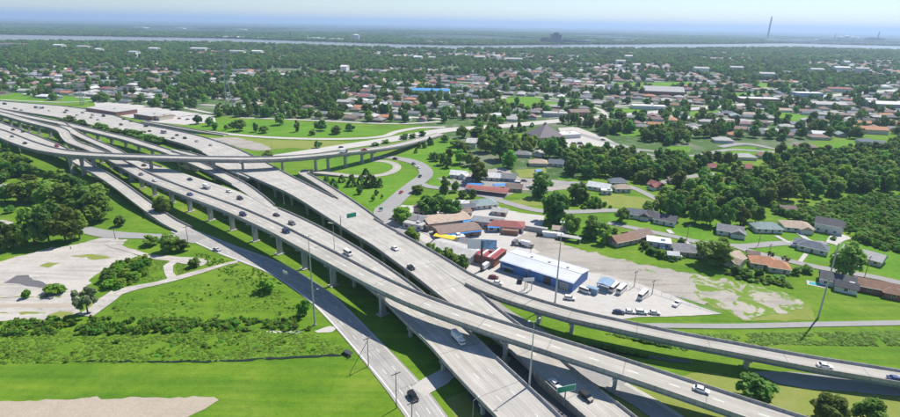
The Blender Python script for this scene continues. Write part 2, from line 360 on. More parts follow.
OLIVE = [[(222, 136), (275, 140), (338, 141.5), (356, 143.5), (312, 149.5), (290, 148), (262, 151), (236, 141)], [(588, 200), (612, 194), (640, 197), (662, 203), (650, 209), (612, 207)],
 [(362, 83.5), (385, 79), (440, 80), (432, 83), (400, 84.5), (372, 87)], [(48, 270.5), (75, 262), (95, 267), (108, 272), (92, 276), (66, 274)], [(500, 205), (530, 196), (545, 205), (528, 206)],
 [(560, 417), (650, 380), (700, 372), (760, 380), (900, 396), (960, 404), (960, 440), (600, 460)], [(690, 285), (730, 288), (790, 297), (810, 306), (815, 320), (745, 321), (700, 300)],
 [(446, 399), (470, 390), (500, 430), (462, 440)], [(515, 170), (545, 168), (548, 176), (520, 178)]]
sheet('dry_grass', OLIVE, 'olive_grass', .7)
LOTS = [[(-30, 266), (0, 262), (40, 250.5), (70, 245.5), (95, 239.5), (112, 236.5), (128, 240), (121, 246), (128, 252), (138, 256), (122, 262), (107, 268), (93, 277), (84, 289), (76, 300), (80, 312), (60, 318.5), (0, 321), (-30, 322)],
 [(-30, 222), (-10, 219), (8, 221), (18, 226), (10, 232), (-30, 236)]]
sheet('concrete_yard', LOTS, 'yard_concrete', .8, 1.5, keep=True)
sheet('yard_grass', [[(39, 266), (48, 262.5), (60, 263), (48, 268)], [(70, 256), (92, 254), (112, 258), (95, 260)], [(36, 297), (46, 295.6), (48, 297.4), (37, 298)], [(52, 297), (62, 296), (60, 298)],
 [(48, 315), (60, 311), (74, 313), (66, 317), (48, 318)], [(88, 300), (100, 297), (108, 300), (104, 306), (94, 312), (84, 312)], [(0, 297.2), (34, 296.6), (34, 297.3), (0, 298)], [(0, 312.4), (46, 312.6), (46, 313.5), (0, 313.4)]], 'olive_grass', .5, 2)
sheet('wet_patch', [[(3, 283), (17, 275.5), (29, 275), (33, 280), (43, 282), (50, 287), (40, 288), (20, 284)]], 'wet_silt', .5, 2)
sheet('tan_strip', [[(-10, 304.5), (40, 303.5), (78, 304), (78, 306.5), (40, 307.5), (-10, 307)]], 'dirt', .25, 2)
sheet('bare_soil', [[(-60, 404), (0, 401.5), (60, 399.5), (150, 397.5), (214, 397), (219, 400), (205, 409), (186, 418), (160, 450), (-60, 450)]], 'dirt', .35, 2)
sheet('broken_concrete', [[(264, 331.5), (288, 328.8), (302, 331), (296, 334), (270, 333)], [(314, 331), (330, 326), (337, 327.5), (332, 332), (318, 333)]], 'lot_concrete', .4, 1.5)
sheet('gravel_lot', [[(512, 236), (535, 226), (556, 240), (575, 248), (612, 258), (660, 268), (700, 275), (716, 280), (726, 288), (716, 298), (704, 305), (668, 294), (640, 285), (612, 279), (590, 277), (560, 270), (520, 263), (506, 254)]], 'gravel', .9, 1.8, keep=True)
sheet('patchy_ground', [[(690, 274), (735, 281), (765, 288), (795, 297), (806, 305), (790, 313), (762, 316), (752, 321), (742, 321), (722, 308), (700, 300)]], 'patchy_ground', .9, 1.8)
sheet('bare_ground', [[(700, 292), (716, 291), (742, 296), (732, 303), (752, 320), (744, 320), (722, 303)], [(760, 303), (790, 300), (796, 304), (770, 308)]], 'gravel', .9, 2)
sheet('warehouse_yard', [[(455, 262), (470, 256), (496, 262), (600, 274), (612, 277), (640, 284), (668, 294), (700, 307), (722, 314), (690, 316), (640, 317), (606, 321), (570, 322), (520, 305), (478, 288)]], 'lot_concrete', .2, keep=True)
sheet('shop_yard', [[(384, 214), (402, 205), (440, 208), (470, 200), (520, 213), (545, 216), (542, 226), (516, 238), (540, 252), (520, 262), (470, 262), (440, 250), (425, 250), (412, 244)]], 'lot_concrete', .4, keep=True)
sheet('side_yard', [[(452, 178), (480, 170), (505, 168), (520, 178), (565, 181), (578, 188), (540, 192), (520, 190), (500, 200), (470, 195), (455, 188)]], 'gravel', .5)
sheet('church_parking', [[(558, 128), (576, 127), (592, 133), (606, 138), (626, 148.5), (626, 150.5), (600, 147), (594, 151), (586, 155.5), (569, 156), (566, 142)]], 'lot_concrete', 0, keep=True)
sheet('plaza_parking', [[(94, 102), (130, 103.5), (165, 109), (214, 116), (216, 122), (184, 125), (150, 122), (128, 117.5), (97, 111.5)]], 'lot_concrete', 0, keep=True)
sheet('gore_pavement', [[(208, 138), (236, 137.5), (262, 144), (273, 149.5), (258, 151), (240, 148)]], 'gravel', .5)
sheet('ditch', [[(60, 361.2), (110, 360.6), (170, 361.2), (232, 360.0), (300, 356.0), (336, 353.8), (342, 356.0), (300, 358.0), (232, 361.6), (170, 362.6), (110, 361.8)],
               [(560, 343), (600, 348), (650, 356), (690, 361), (690, 363.5), (648, 359), (598, 351), (560, 347)]], 'ditch_water', .25, 2)
sheet('canal', [[(752, 371.8), (790, 372), (820, 374.5), (860, 379), (900, 384.5), (940, 390), (940, 402), (900, 396.5), (850, 391.5), (806, 389), (778, 383.5)]], 'street', .15)
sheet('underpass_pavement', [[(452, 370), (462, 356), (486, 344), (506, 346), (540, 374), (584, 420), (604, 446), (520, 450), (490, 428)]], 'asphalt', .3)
# ---- streets at ground level
ROADZ = [.20]
def street(name, pts, mat='street', mark=None, keep=True, jag=0, z0=None):
    P = px_path(pts, 0); ROADZ[0] += .004; P[:, 2] = ROADZ[0] if z0 is None else z0
    o = struct(name, ribbon(P, jag=jag, seed=len(pts)).mesh(name, [mat]))
    if keep: KEEP_PATH.append(P)
    return P, o
J = [(-150, 272.8, 0, 9), (-142.0, 267.1, 0.0, 9.6), (-126.7, 256.3, 0.0, 10.6), (-111.4, 245.5, 0.0, 11.2), (-95.7, 235.5, 0.0, 11), (-80.5, 224.9, 0.0, 10.4), (-66.8, 212.1, 0.0, 10.4), (-54.0, 198.7, 0.0, 10.6), (-42.7, 183.9, 0.0, 10.4), (-31.9, 168.6, 0.0, 10.4), (-21.4, 153.1, 0.0, 10.8), (-11.3, 137.5, 0.0, 11.4), (-2.2, 121.1, 0, 11.3), (6, 105, 0, 11.3)]
JP = spline(J); JP[:, 2] = .19; KEEP_PATH.append(JP)
jr = struct('frontage_road', ribbon(JP).mesh('frontage_road', ['road_concrete']))
_, _, js = frames(JP)
def add_marks(o, P, offs, z=.006, on=3, gap=9, wd=.2, mat='lane_paint'):
    mk = merge([dashes(P, a, z, on, gap, wd) for a in offs])
    k_ = link('lane_marking', mk.mesh('lane_marking', [mat]), o); k_['kind'] = 'stuff'; return k_
add_marks(jr, JP, [1.6, -1.9]); add_marks(jr, JP, [-4.6], on=6, gap=.02, wd=.35); add_marks(jr, JP, [4.7], on=6, gap=.02, wd=.18)
street('turnaround_lane', [(418, 392, 6), (430, 384, 7), (440, 379, 7), (449, 372, 6), (455, 360, 6)], 'lot_concrete')
street('side_street', [(60, 224, 7), (86, 230, 8), (110, 234.5, 9), (150, 236.5, 7), (180, 237.5, 8), (200, 240.5, 9)])
street('side_street', [(-40, 189, 8), (0, 186, 8), (39, 184, 8), (60, 182, 8)])
street('dirt_track', [(108, 243, 5), (125, 249, 4), (150, 256.5, 4), (178, 259.5, 6), (196, 262, 7), (206, 264, 5)], 'yard_concrete', jag=.8)
street('dirt_track', [(84, 316, 7), (96, 309, 7), (106, 300, 8), (118, 292, 6), (140, 287, 4.5), (175, 279, 4), (205, 270, 3.5), (226, 264.5, 3.5), (238, 262, 3)], 'yard_concrete', jag=.8)
street('dirt_track', [(178, 260, 4), (169, 266, 4), (170, 273, 4), (172, 280, 4)], 'yard_concrete', jag=.8)
_, _c = street('canal_street', [(612, 331, 3), (640, 326, 3.2), (675, 326, 3.4), (740, 326.3, 3.6), (820, 324.5, 3.6), (900, 323, 3.6), (990, 321, 3.6)])
street('lane', [(608, 223, 5), (642, 230, 5.5), (680, 238, 5.5), (702, 243, 6), (741, 246.5, 6), (780, 243.5, 6), (826, 243, 5.5)])
street('lane', [(735, 246.5, 5), (752, 252, 5.5), (780, 259, 5.5), (821, 268, 5.5), (876, 277.5, 5.5), (900, 283, 5.5), (960, 295, 5.5)])
street('lane', [(440, 178, 6), (455, 184, 7), (477, 193, 7), (504, 202, 7), (540, 211, 7), (577, 212, 6.5), (614, 210.5, 6.5), (652, 213.5, 6)])
street('lane', [(475, 180, 7), (500, 186, 8), (530, 187, 8), (560, 184, 7), (576, 183, 7), (600, 190, 6)])
street('lane', [(628, 186, 6), (640, 191, 6), (657, 199.5, 6), (668, 206, 6)])
street('lane', [(620, 149, 8), (650, 151, 7), (690, 156, 6), (730, 150, 7), (770, 152, 7), (830, 153, 6), (870, 151, 6)])
street('lane', [(660, 183, 6), (690, 177, 7), (720, 174, 7), (757, 176, 6)])
street('lane', [(720, 147, 8), (745, 144, 9), (775, 149, 7), (800, 153, 6)])
street('lane', [(625, 147, 6), (642, 153, 6), (654, 156, 6)]); street('lane', [(568, 131, 9), (600, 140, 9), (640, 151, 8)])
street('driveway', [(842, 268, 9), (850, 262, 10), (858, 254, 8)], 'lot_concrete'); street('driveway', [(831, 244, 5), (838, 238, 8), (846, 236, 9)], 'lot_concrete')
for q in [[(776, 236, 2.5), (785, 241, 2.5), (790, 243, 2.5)], [(797, 232, 3), (806, 239, 3), (812, 242, 3)], [(800, 262, 2), (806, 254, 2)], [(655, 214, 3), (660, 217, 3)], [(690, 246, 3), (684, 241, 3)], [(668, 230, 3), (672, 234, 3)]]:
    street('driveway', q, 'lot_concrete')
BV, bvo = street('boulevard', [(268, 158, 14), (300, 153.5, 16), (340, 147.5, 18), (380, 141.5, 20), (415, 135.5, 20), (450, 130, 20), (500, 126.5, 20), (560, 121, 20), (605, 117, 20), (640, 114, 20), (680, 110, 18), (730, 106, 18), (790, 100, 18), (850, 94, 18), (900, 90, 18), (980, 84, 18)], 'lot_concrete')
street('frontage_road', [(205, 131.5, 8), (225, 134, 8), (275, 138, 8), (338, 139.3, 8), (381, 137, 8), (397, 132, 9), (420, 128, 9), (445, 127.5, 9)], 'lot_concrete')
VP, vo = street('local_road', [(374, 158.3, 9), (388, 157.5, 10), (405, 160, 11), (418, 164, 11), (425, 170, 11), (425.5, 176, 11), (416, 183.5, 12), (404, 193, 12), (392, 204, 12), (384, 213, 13), (400, 230, 9), (440, 262, 8), (480, 297, 8)])
street('local_road', [(418, 184, 8), (432, 187.5, 7), (450, 189, 7), (465, 190, 7)])
street('shop_street', [(388, 222, 6), (410, 228, 6), (430, 233, 6), (452, 246, 6)], 'lot_concrete')
PP, po = street('frontage_road', [(478, 294, 8), (500, 312, 8), (530, 330, 8), (562, 350, 8), (600, 378, 8), (640, 400, 8), (668, 419, 8), (690, 434, 8)], 'street')
add_marks(po, PP, [0.2])
street('footpath', [(625, 384, 1.6), (650, 398, 1.6), (676, 414, 1.6), (700, 430, 1.6)], 'lot_concrete', keep=False)
for q in [[(240, 118, 6), (300, 120, 6), (360, 123, 6), (400, 124, 6), (440, 122, 7)], [(0, 100, 5), (60, 102.5, 5), (94, 101, 5)], [(100, 98, 5), (160, 104, 6), (214, 114, 6)],
          [(480, 96, 7), (505, 98, 8), (470, 101, 9), (440, 102, 9)], [(535, 97, 7), (560, 100, 8), (600, 106, 8), (660, 104, 8)], [(545, 101, 6), (575, 103, 6), (600, 110, 7), (606, 116, 7)]]:
    street('suburb_street', q, 'lot_concrete')

_ca, _sa = math.cos(math.radians(-14)), math.sin(math.radians(-14))
def row_point(u, v): return Vector((u * _ca - v * _sa, u * _sa + v * _ca, 0))
for r_ in range(2, 44, 2):                                            # the suburb's parallel streets, each one between two rows of houses
    v_ = 480 + 31 * r_ + 20; us = [u for u in range(-1500, 1900, 20)]; ok_ = []
    for u in us:
        q = row_point(u, v_); a, b_ = pj(q); ok_.append(-60 < a < 960 and b_ < np.interp(a, [0, 220, 330, 440, 560, 640, 760, 900], [92, 112, 118, 121, 119, 128, 132, 126]) and b_ > 56)
    us = [u for u, k in zip(us, ok_) if k]
    if len(us) < 3: continue
    X = np.array([row_point(u, v_).x for u in us]); Y = np.array([row_point(u, v_).y for u in us])
    bd = blocked(X, Y, 1) | np.logical_or.reduce([in_poly(X, Y, q) for q in KEEP_LAWN]); mb = MB(); ROADZ[0] += .002
    for k in range(len(us) - 1):
        if bd[k] or bd[k + 1] or us[k + 1] - us[k] > 25: continue
        a, b_ = row_point(us[k], v_ - 4), row_point(us[k + 1], v_ - 4); c, d = row_point(us[k + 1], v_ + 4), row_point(us[k], v_ + 4)
        mb.quad([(p_.x, p_.y, ROADZ[0]) for p_ in (a, b_, c, d)])
    if mb.f: struct('suburb_street', mb.mesh('suburb_street', ['lot_concrete'])); KEEP_PATH.append(np.array([(*row_point(us[0], v_), 8), (*row_point(us[-1], v_), 8)]))
# ------------------------------------------------------------------ the elevated roads
DECK = {}
def viaduct(key, name, label, P, mat='deck_concrete', girder='girder_concrete', bl=(0, 1), br=(0, 1), piers=(), lanes=(), dz=0.0, cols=1, solid_below=3.2, keep=True, depth_=1.7, cat='viaduct'):
    P = spline(P, 5.0); P[:, 2] += dz; DECK[key] = P
    if keep: KEEP_PATH.append(P)
    N, T, s = frames(P); L = s[-1]
    root = empty(name, label, cat, (P[0, 0], P[0, 1], 0))
    off = Vector((P[0, 0], P[0, 1], 0))
    def sect(fn, mat_, nm, s0=0, s1=1, kind=None):
        mb = MB(); prev = None; idx = [i for i in range(len(P)) if s0 * L - 1e-6 <= s[i] <= s1 * L + 1e-6]
        for i in idx:
            ring = []
            for (a, z) in fn(P[i, 3] / 2, P[i, 2]): ring.append((P[i, 0] + N[i, 0] * a - off.x, P[i, 1] + N[i, 1] * a - off.y, z))
            b = len(mb.v); mb.v += ring; k = len(ring)
            if prev is not None:
                for j in range(k):
                    jj = (j + 1) % k; mb.f.append((prev + j, b + j, b + jj, prev + jj)); mb.mi.append(0); mb.uv.append(None)
            else: mb.f.append(tuple(range(b, b + k))); mb.mi.append(0); mb.uv.append(None)
            prev = b
        if prev is None: return
        mb.f.append(tuple(range(prev + k - 1, prev - 1, -1))); mb.mi.append(0); mb.uv.append(None)
        return link(nm, mb.mesh(nm, [mat_]), root)
    rb = ribbon(P); rb.v = [(x - off.x, y - off.y, z) for x, y, z in rb.v]
    link('road_surface', rb.mesh('road_surface', [mat]), root)
    sect(lambda h, z: [(h + .1, z - .004), (h + .1, z - .3), (-h - .1, z - .3), (-h - .1, z - .004)], 'barrier_concrete', 'deck_slab')
    def under(h, z):
        d = depth_ + .3
        if z < solid_below: return [(h - .05, z - .25), (h - .05, -.3), (-h + .05, -.3), (-h + .05, z - .25)]
        i_ = min(1.0, h * .25); return [(h - i_, z - .28), (h - i_, z - d), (-h + i_, z - d), (-h + i_, z - .28)]
    sect(under, girder, 'girder')
    for sd_, rng in ((1, bl), (-1, br)):
      for (a, b) in (rng if isinstance(rng, list) else [rng]):
        if b > a: sect(lambda h, z: [(sd_ * (h + .12), z + .95), (sd_ * (h + .12), z - .45), (sd_ * (h - .34), z - .004), (sd_ * (h - .12), z + .95)][::sd_], 'barrier_concrete', 'barrier', a, b)
    # piers: list of (distance along, columns) or spacing
    for d_ in piers:
        x, y, z, wd = (np.interp(d_, s, P[:, k]) for k in range(4)); tx, ty = np.interp(d_, s, T[:, 0]), np.interp(d_, s, T[:, 1])
        if z < solid_below: continue
        M = Matrix.Translation((x - off.x, y - off.y, 0)) @ Matrix.Rotation(math.atan2(ty, tx), 4, 'Z'); top = z - depth_ - .3
        nc = cols if wd < 12 else max(2, int(wd / 6)); hw = wd / 2 - .6
        cp = MB(); cp.prism([(-hw, top + .02), (-hw, top - .55), (-max(1.4, hw * .45) if nc == 1 else -hw + .3, top - 1.2), (max(1.4, hw * .45) if nc == 1 else hw - .3, top - 1.2), (hw, top - .55), (hw, top + .02)], -.75, .75, M @ Matrix.Rotation(math.pi / 2, 4, 'Z'))
        pr = link('pier', cp.mesh('pier', ['pier_concrete']), root)
        for c in range(nc):
            yy = 0 if nc == 1 else (-wd / 2 + 1.8) + c * (wd - 3.6) / (nc - 1); cw = 1.25 if nc == 1 else .55
            link('column', MB().box(-.6, .6, yy - cw, yy + cw, -.3, top - 1.15, M).mesh('column', ['pier_concrete']), pr)
        if nc == 1 and z > 8:
            ft = MB(); ft.box(-1.6, 1.6, -2.2, 2.2, -.3, .35, M); link('footing', ft.mesh('footing', ['pier_concrete']), pr)
    if lanes:
        ml = []
        for off_, on, gap, wd_, a, b in lanes:
            q = dashes(P, off_, .012, on, gap, wd_, a * L, b * L); q.v = [(x - off.x, y - off.y, z) for x, y, z in q.v]; ml.append(q)
        link('lane_marking', merge(ml).mesh('lane_marking', ['lane_paint']), root)['kind'] = 'stuff'
    return root
def along(P, a, b, st): return list(np.arange(a, b, st))
K = [(-590, 632, 11, 9), (-537.5, 598.3, 11.0, 9.0), (-485.4, 568.7, 11.0, 9.0), (-421.8, 525.8, 11.0, 9.0), (-391.9, 506.6, 11.0, 8.5), (-372.6, 495.6, 10.5, 8.5), (-357.0, 482.4, 10.0, 8.5), (-343.1, 465.4, 9.5, 8.5), (-322.9, 444.1, 9.0, 8.5), (-297.4, 425.7, 8.5, 8.5), (-271.1, 404.4, 8.5, 8.5), (-237.3, 372.5, 9.3, 8.5)]
A = K + [(-198.2, 334.8, 10.7, 9.2), (-178.9, 319.5, 11.0, 9.2), (-159.7, 304.1, 11.4, 9.2), (-140.2, 289.2, 11.8, 9.2), (-120.9, 273.9, 12.3, 9.2), (-102.1, 258.1, 12.6, 9.2), (-83.7, 241.8, 12.7, 9), (-66.0, 224.7, 12.8, 9), (-48.4, 207.5, 13.0, 9), (-30.7, 190.4, 13.1, 8.8), (-12.1, 174.5, 13.2, 8.8), (9.0, 161.9, 12.4, 8.8), (31.2, 151.7, 10.7, 9.2), (53.8, 142.2, 8.6, 9.4), (76.0, 131.9, 6.7, 9.4), (97.6, 121.2, 5.3, 9.6), (120, 110, 4.4, 9.6)]
def near_s(P, x, y):
    P = spline(P, 5.0); _, _, s = frames(P); return float(s[np.argmin(np.hypot(P[:, 0] - x, P[:, 1] - y))])
def at_px(P, lst):
    out = []
    for a, b in lst:
        q = up(a, b); out.append(near_s(P, q.x, q.y))
    return out
def fr(P, x, y):
    Q = spline(P, 5.0); return near_s(P, x, y) / frames(Q)[2][-1]
sA = at_px(A, [(379, 320), (498, 368), (621, 398)])
viaduct('A', 'flyover_viaduct', 'long two-lane flyover viaduct curving over the other roads to the bottom right corner', A, 'ramp_concrete', 'girder_steel',
        piers=[x for x in along(0, 30, sA[0] - 12, 23.5)] + sA + [sA[2] + 38, sA[2] + 62], lanes=[(0, 3.2, 9, .26, 0, 1)])
AP = [(-395, 532, 9, 7), (-372.6, 508.8, 9.0, 7.0), (-341.5, 478.9, 8.2, 7.0), (-302.7, 446.7, 7.5, 7.0), (-275.6, 424.4, 7.0, 7.5), (-248.5, 397, 6.7, 9.5), (-225, 378, 6.8, 12), (-202.3, 361.7, 6.9, 15.0), (-169.1, 335.8, 7.1, 17.0), (-144.6, 316.8, 7.3, 18.0), (-117.0, 292.6, 7.5, 18.0), (-89.4, 269.0, 7.5, 17.0), (-64.7, 244.8, 7.4, 16.5), (-43.0, 220.6, 7.0, 16.5), (-22.0, 194.5, 6.4, 16.5), (-9, 175, 6, 16.6), (-.4, 161.9, 6.0, 16.6), (4.9, 152.7, 6.0, 16.6), (10.0, 143.5, 6.0, 16.5), (15.4, 134.4, 6.0, 16.4), (20.8, 125.3, 6.0, 16), (31, 107, 6, 16)]
viaduct('C', 'highway_viaduct', 'wide low highway viaduct carrying the white box truck, passing under the curving flyover', AP, piers=along(0, 25, 640, 24), bl=[(0, fr(AP, -215, 371)), (fr(AP, -104, 281), 1)], lanes=[(-2.6, 3, 9, .2, .3, 1), (2.6, 3, 9, .2, .3, 1), (-7.6, 12, .02, .16, .3, 1), (7.5, 12, .02, .16, .3, 1)])
NB = [(-620, 700, 1, 46), (-550.8, 678.5, 1.0, 48), (-510.6, 662.9, 1.0, 52), (-471.7, 643.9, 1.0, 52), (-434.5, 621.9, 1.1, 48), (-399.1, 596.0, 1.4, 44), (-365.6, 570.4, 1.7, 38), (-330.7, 546.8, 2.2, 32), (-294.1, 522.9, 3.0, 30), (-258.8, 497.6, 3.8, 29), (-225.7, 469.2, 4.7, 27), (-194.1, 437.1, 5.6, 27), (-164.7, 401, 6.7, 28), (-151.3, 384.7, 7.3, 27), (-138.0, 369.2, 7.7, 25), (-124.4, 353.9, 7.9, 22.5), (-110.3, 339.0, 7.9, 20.5), (-96.1, 324.0, 7.8, 19), (-82.5, 308.4, 7.7, 19), (-69.3, 292.5, 7.6, 20), (-56.3, 276.6, 7.5, 20.5), (-43.7, 260.2, 7.5, 20.0), (-30.4, 244.4, 7.3, 19.8), (-18.2, 227.7, 7.2, 20), (-6.6, 210.6, 7.1, 19.4), (3.5, 193.1, 6.7, 16.2), (14.9, 176.5, 5.4, 13.6), (27.1, 159.8, 3.9, 13.0), (37.8, 142.2, 2.6, 12.6), (48.9, 125.2, 1.8, 13), (59, 109, 1.2, 13)]
viaduct('B', 'freeway', 'broad multi-lane freeway running from the toll plaza down between flyover and shops', NB, piers=along(0, near_s(NB, -225, 469), near_s(NB, 20, 165), 22),
        bl=[(0, fr(NB, -80, 305)), (fr(NB, -50, 268), fr(NB, -28, 241)), (fr(NB, 4, 192), 1)], br=[(0, fr(NB, -196, 440)), (fr(NB, -142, 374), 1)], lanes=[(k, 3, 9, .2, .02, .86) for k in (-5.5, -1.85, 1.85, 5.5)] + [(0, 3, 9, .2, .86, 1), (-5.6, 12, .02, .16, .87, 1), (5.6, 12, .02, .16, .87, 1)])
FR = [(-36, 261.5, 7.4, 2), (-24.5, 249.2, 7.3, 4), (-10.5, 230, 7.2, 6.5), (-1, 216.5, 7.15, 7.5), (5.6, 207, 7.1, 8.1), (14.6, 197.3, 7.1, 8.3), (24.7, 188.9, 7.2, 8.1), (35.6, 181.5, 7.4, 7.8), (47.0, 175.0, 7.4, 7.6), (59.2, 169.9, 7.3, 7.3), (71.5, 165.1, 7.1, 7.2), (83.9, 160.7, 6.8, 7.1), (96.6, 157.2, 6.3, 7.1), (109.3, 153.7, 5.8, 7.2), (122.1, 150.4, 5.2, 7.4), (135.0, 147.6, 4.7, 7.5), (147.8, 144.7, 4.2, 7.7), (160.5, 141.0, 4.2, 7.7), (185, 134, 4.0, 7.7)]
viaduct('F', 'exit_ramp', 'single-lane elevated exit ramp sweeping past the blue warehouse to the right edge', FR, 'ramp_concrete', 'girder_steel', bl=(.04, 1), br=(fr(FR, 10, 202), 1),
        piers=at_px(FR, [(572, 337), (751, 371)]) + [near_s(FR, 38, 180), near_s(FR, 150, 144)], dz=.03, lanes=[(-3.1, 12, .02, .14, .2, 1), (3.1, 12, .02, .14, .2, 1)])
# parapet of the freeway between the split and the bottom of the picture
GV = [(-540, 562, 12.5, 13), (-500.9, 532.3, 13.0, 13.0), (-432.4, 481.2, 13.5, 13.0), (-390.3, 452.0, 14.0, 13.0), (-348.3, 420.1, 14.5, 12.5), (-314.9, 396.8, 15.0, 12.0), (-291, 383.5, 15.5, 11.0), (-271.3, 377.6, 15.5, 10.5), (-245.3, 374.2, 15.5, 10.0), (-217.6, 372.6, 15.5, 10.0), (-191.8, 371.8, 15.5, 10.0), (-166.1, 371.2, 15.5, 10.0), (-141, 373.5, 15.3, 10.0), (-118.4, 382, 14.5, 10.0), (-91.8, 405.0, 12.5, 10.0), (-63.5, 439.9, 9.0, 10.0), (-45.3, 470.8, 6.0, 10.0), (-25.1, 519.8, 2.2, 10.0), (-10, 553, .35, 11.0)]
viaduct('G', 'overpass', 'high curved overpass crossing above every highway lane and landing by the loop ramp', GV, 'deck_concrete', 'girder_concrete',
        piers=along(0, 20, 230, 32) + at_px(GV, [(64, 176), (78, 177), (108, 171), (156, 176), (212, 183), (241, 181), (282, 176), (311, 171), (331, 172), (344.6, 167), (358, 163), (371, 159.5)]), lanes=[(0, 3, 9, .2, 0, 1)], solid_below=3)
H2 = [(-540, 574, 12.5, 14), (-496.9, 545.0, 12.0, 14.0), (-428.1, 497.8, 11.0, 13.0), (-370.5, 458.6, 9.5, 12.0), (-323.6, 425.4, 8.0, 11.0), (-293.9, 400.6, 7.0, 9.0), (-269.2, 378.2, 6.5, 8.0), (-247.9, 360.6, 6.0, 8.0), (-221.4, 337.3, 5.0, 8.0), (-194.6, 311.9, 4.0, 8.0), (-174.0, 293.6, 2.2, 8.0), (-158, 280, .9, 8.3), (-146, 271.5, .2, 8.6)]
viaduct('H2', 'descending_ramp', 'curving concrete ramp descending beside the left woods to the frontage road', H2, 'deck_concrete', 'girder_concrete', piers=along(0, 20, 380, 24), lanes=[(0, 3, 9, .2, .0, .5)], solid_below=2.6)
L1 = [(-620, 664, 10, 9), (-564.2, 629.3, 10.0, 9.0), (-506.0, 593.8, 10.0, 9.0), (-447.4, 559.2, 9.5, 9.0), (-382.3, 523.0, 9.0, 9.0), (-331.3, 492.2, 8.0, 9.0), (-290.6, 467.4, 7.5, 9.0), (-268.1, 451.0, 7.2, 8.5), (-236.1, 427.5, 7.0, 8.0), (-207.5, 402.2, 7.0, 8.0), (-187.3, 383.5, 7.0, 8.0), (-164.5, 361.5, 7.2, 8.0), (-138, 333.7, 7.45, 8.0), (-117, 308, 7.6, 6.5), (-104, 292, 7.6, 4)]
viaduct('L1', 'connector_viaduct', 'straight narrow connector viaduct merging into the middle highway beyond the overpass', L1, piers=along(0, 20, 520, 24), bl=(0, 1), br=(0, fr(L1, -142, 338)), dz=.03)
L2 = [(-262, 446, 7.2, 5), (-243.8, 434.3, 7.0, 6.5), (-232.4, 429.5, 7.0, 6.5), (-215.3, 420.0, 7.0, 6.5), (-193.8, 404.5, 7.0, 7.0), (-172.6, 384.5, 7.15, 7), (-151.7, 363.4, 7.6, 6), (-138, 350, 7.8, 4)]
viaduct('L2', 'merge_ramp', 'short merge ramp beneath the overpass joining the freeway from the left', L2, piers=along(0, 30, 100, 22), bl=(.25, .5), br=(.25, 1), dz=.06)
LP = [(*up(373, 160.6, .12), 6.5), (*up(386, 161.5, .12), 6.5), (*up(395, 164.2, .12), 6.5), (*up(397, 168, .12), 6.5), (*up(390, 172.8, .14), 6.5), (*up(376, 175.8, .2), 6.5), (*up(360, 176.3, .5), 6.5), (*up(340, 174.5, 1), 6.5), (*up(322, 172.5, 1.8), 6.5), (*up(306, 171.5, 3.2), 6.5), (*up(303, 173.5, 4.4), 6.5), (*up(312, 179, 5.4), 6.5), (*up(330, 190, 6.5), 6.5), (*up(346, 200.5, 7.2), 6.5), (*up(360, 210, 7.45), 6), (*up(380, 223.5, 7.5), 4)]
viaduct('LP', 'loop_ramp', 'pale loop ramp circling the small lawn with conifers and climbing to the freeway', LP, 'ramp_concrete', piers=(), bl=(.42, 1), br=(.42, .8), dz=.04, solid_below=8.5)
# low retaining-wall ramp above the toll plaza
QW = [(*up(143, 122, 2.5), 6), (*up(165, 125.5, 2.5), 6), (*up(190, 130, 2), 6), (*up(216, 134, .5), 6), (*up(226, 135.5, .2), 6)]
viaduct('Q', 'retaining_ramp', 'low ramp on a long retaining wall beside the toll plaza parking', QW, 'ramp_concrete', solid_below=9)
#@@END2
# ------------------------------------------------------------------ buildings
def M_at(loc, rz): return Matrix.Translation(loc) @ Matrix.Rotation(rz, 4, 'Z')
SH = {}
def shared(key, fn, mats):
    if key not in SH: SH[key] = fn().mesh(key, mats)
    return SH[key]
def win_mesh(wd, ht): return MB().box(-wd / 2, wd / 2, -.06, .05, 0, ht)
def frame_mesh(wd, ht):
    mb = MB()
    for a, b, c, d in ((-wd / 2 - .12, -wd / 2, -.1, ht + .1), (wd / 2, wd / 2 + .12, -.1, ht + .1)): mb.box(a, b, -.1, .05, c, d)
    mb.box(-wd / 2, wd / 2, -.1, .05, -.1, 0); mb.box(-wd / 2, wd / 2, -.1, .05, ht, ht + .1); mb.box(-.04, .04, -.09, .05, 0, ht); return mb
def put_window(root, x, y, z, rz, wd=1.3, ht=1.2):
    a = link('window', shared('window_%g_%g' % (wd, ht), lambda: win_mesh(wd, ht), ['glass']), root, (x, y, z), rz)
    link('frame', shared('frame_%g_%g' % (wd, ht), lambda: frame_mesh(wd, ht), ['trim_white']), a)
def put_door(root, x, y, rz, wd=1.0, ht=2.1, mat='wall_brick'):
    link('door', shared('door_%g_%g_%s' % (wd, ht, mat), lambda: MB().box(-wd / 2, wd / 2, -.07, .05, 0, ht), [mat]), root, (x, y, 0.05), rz)
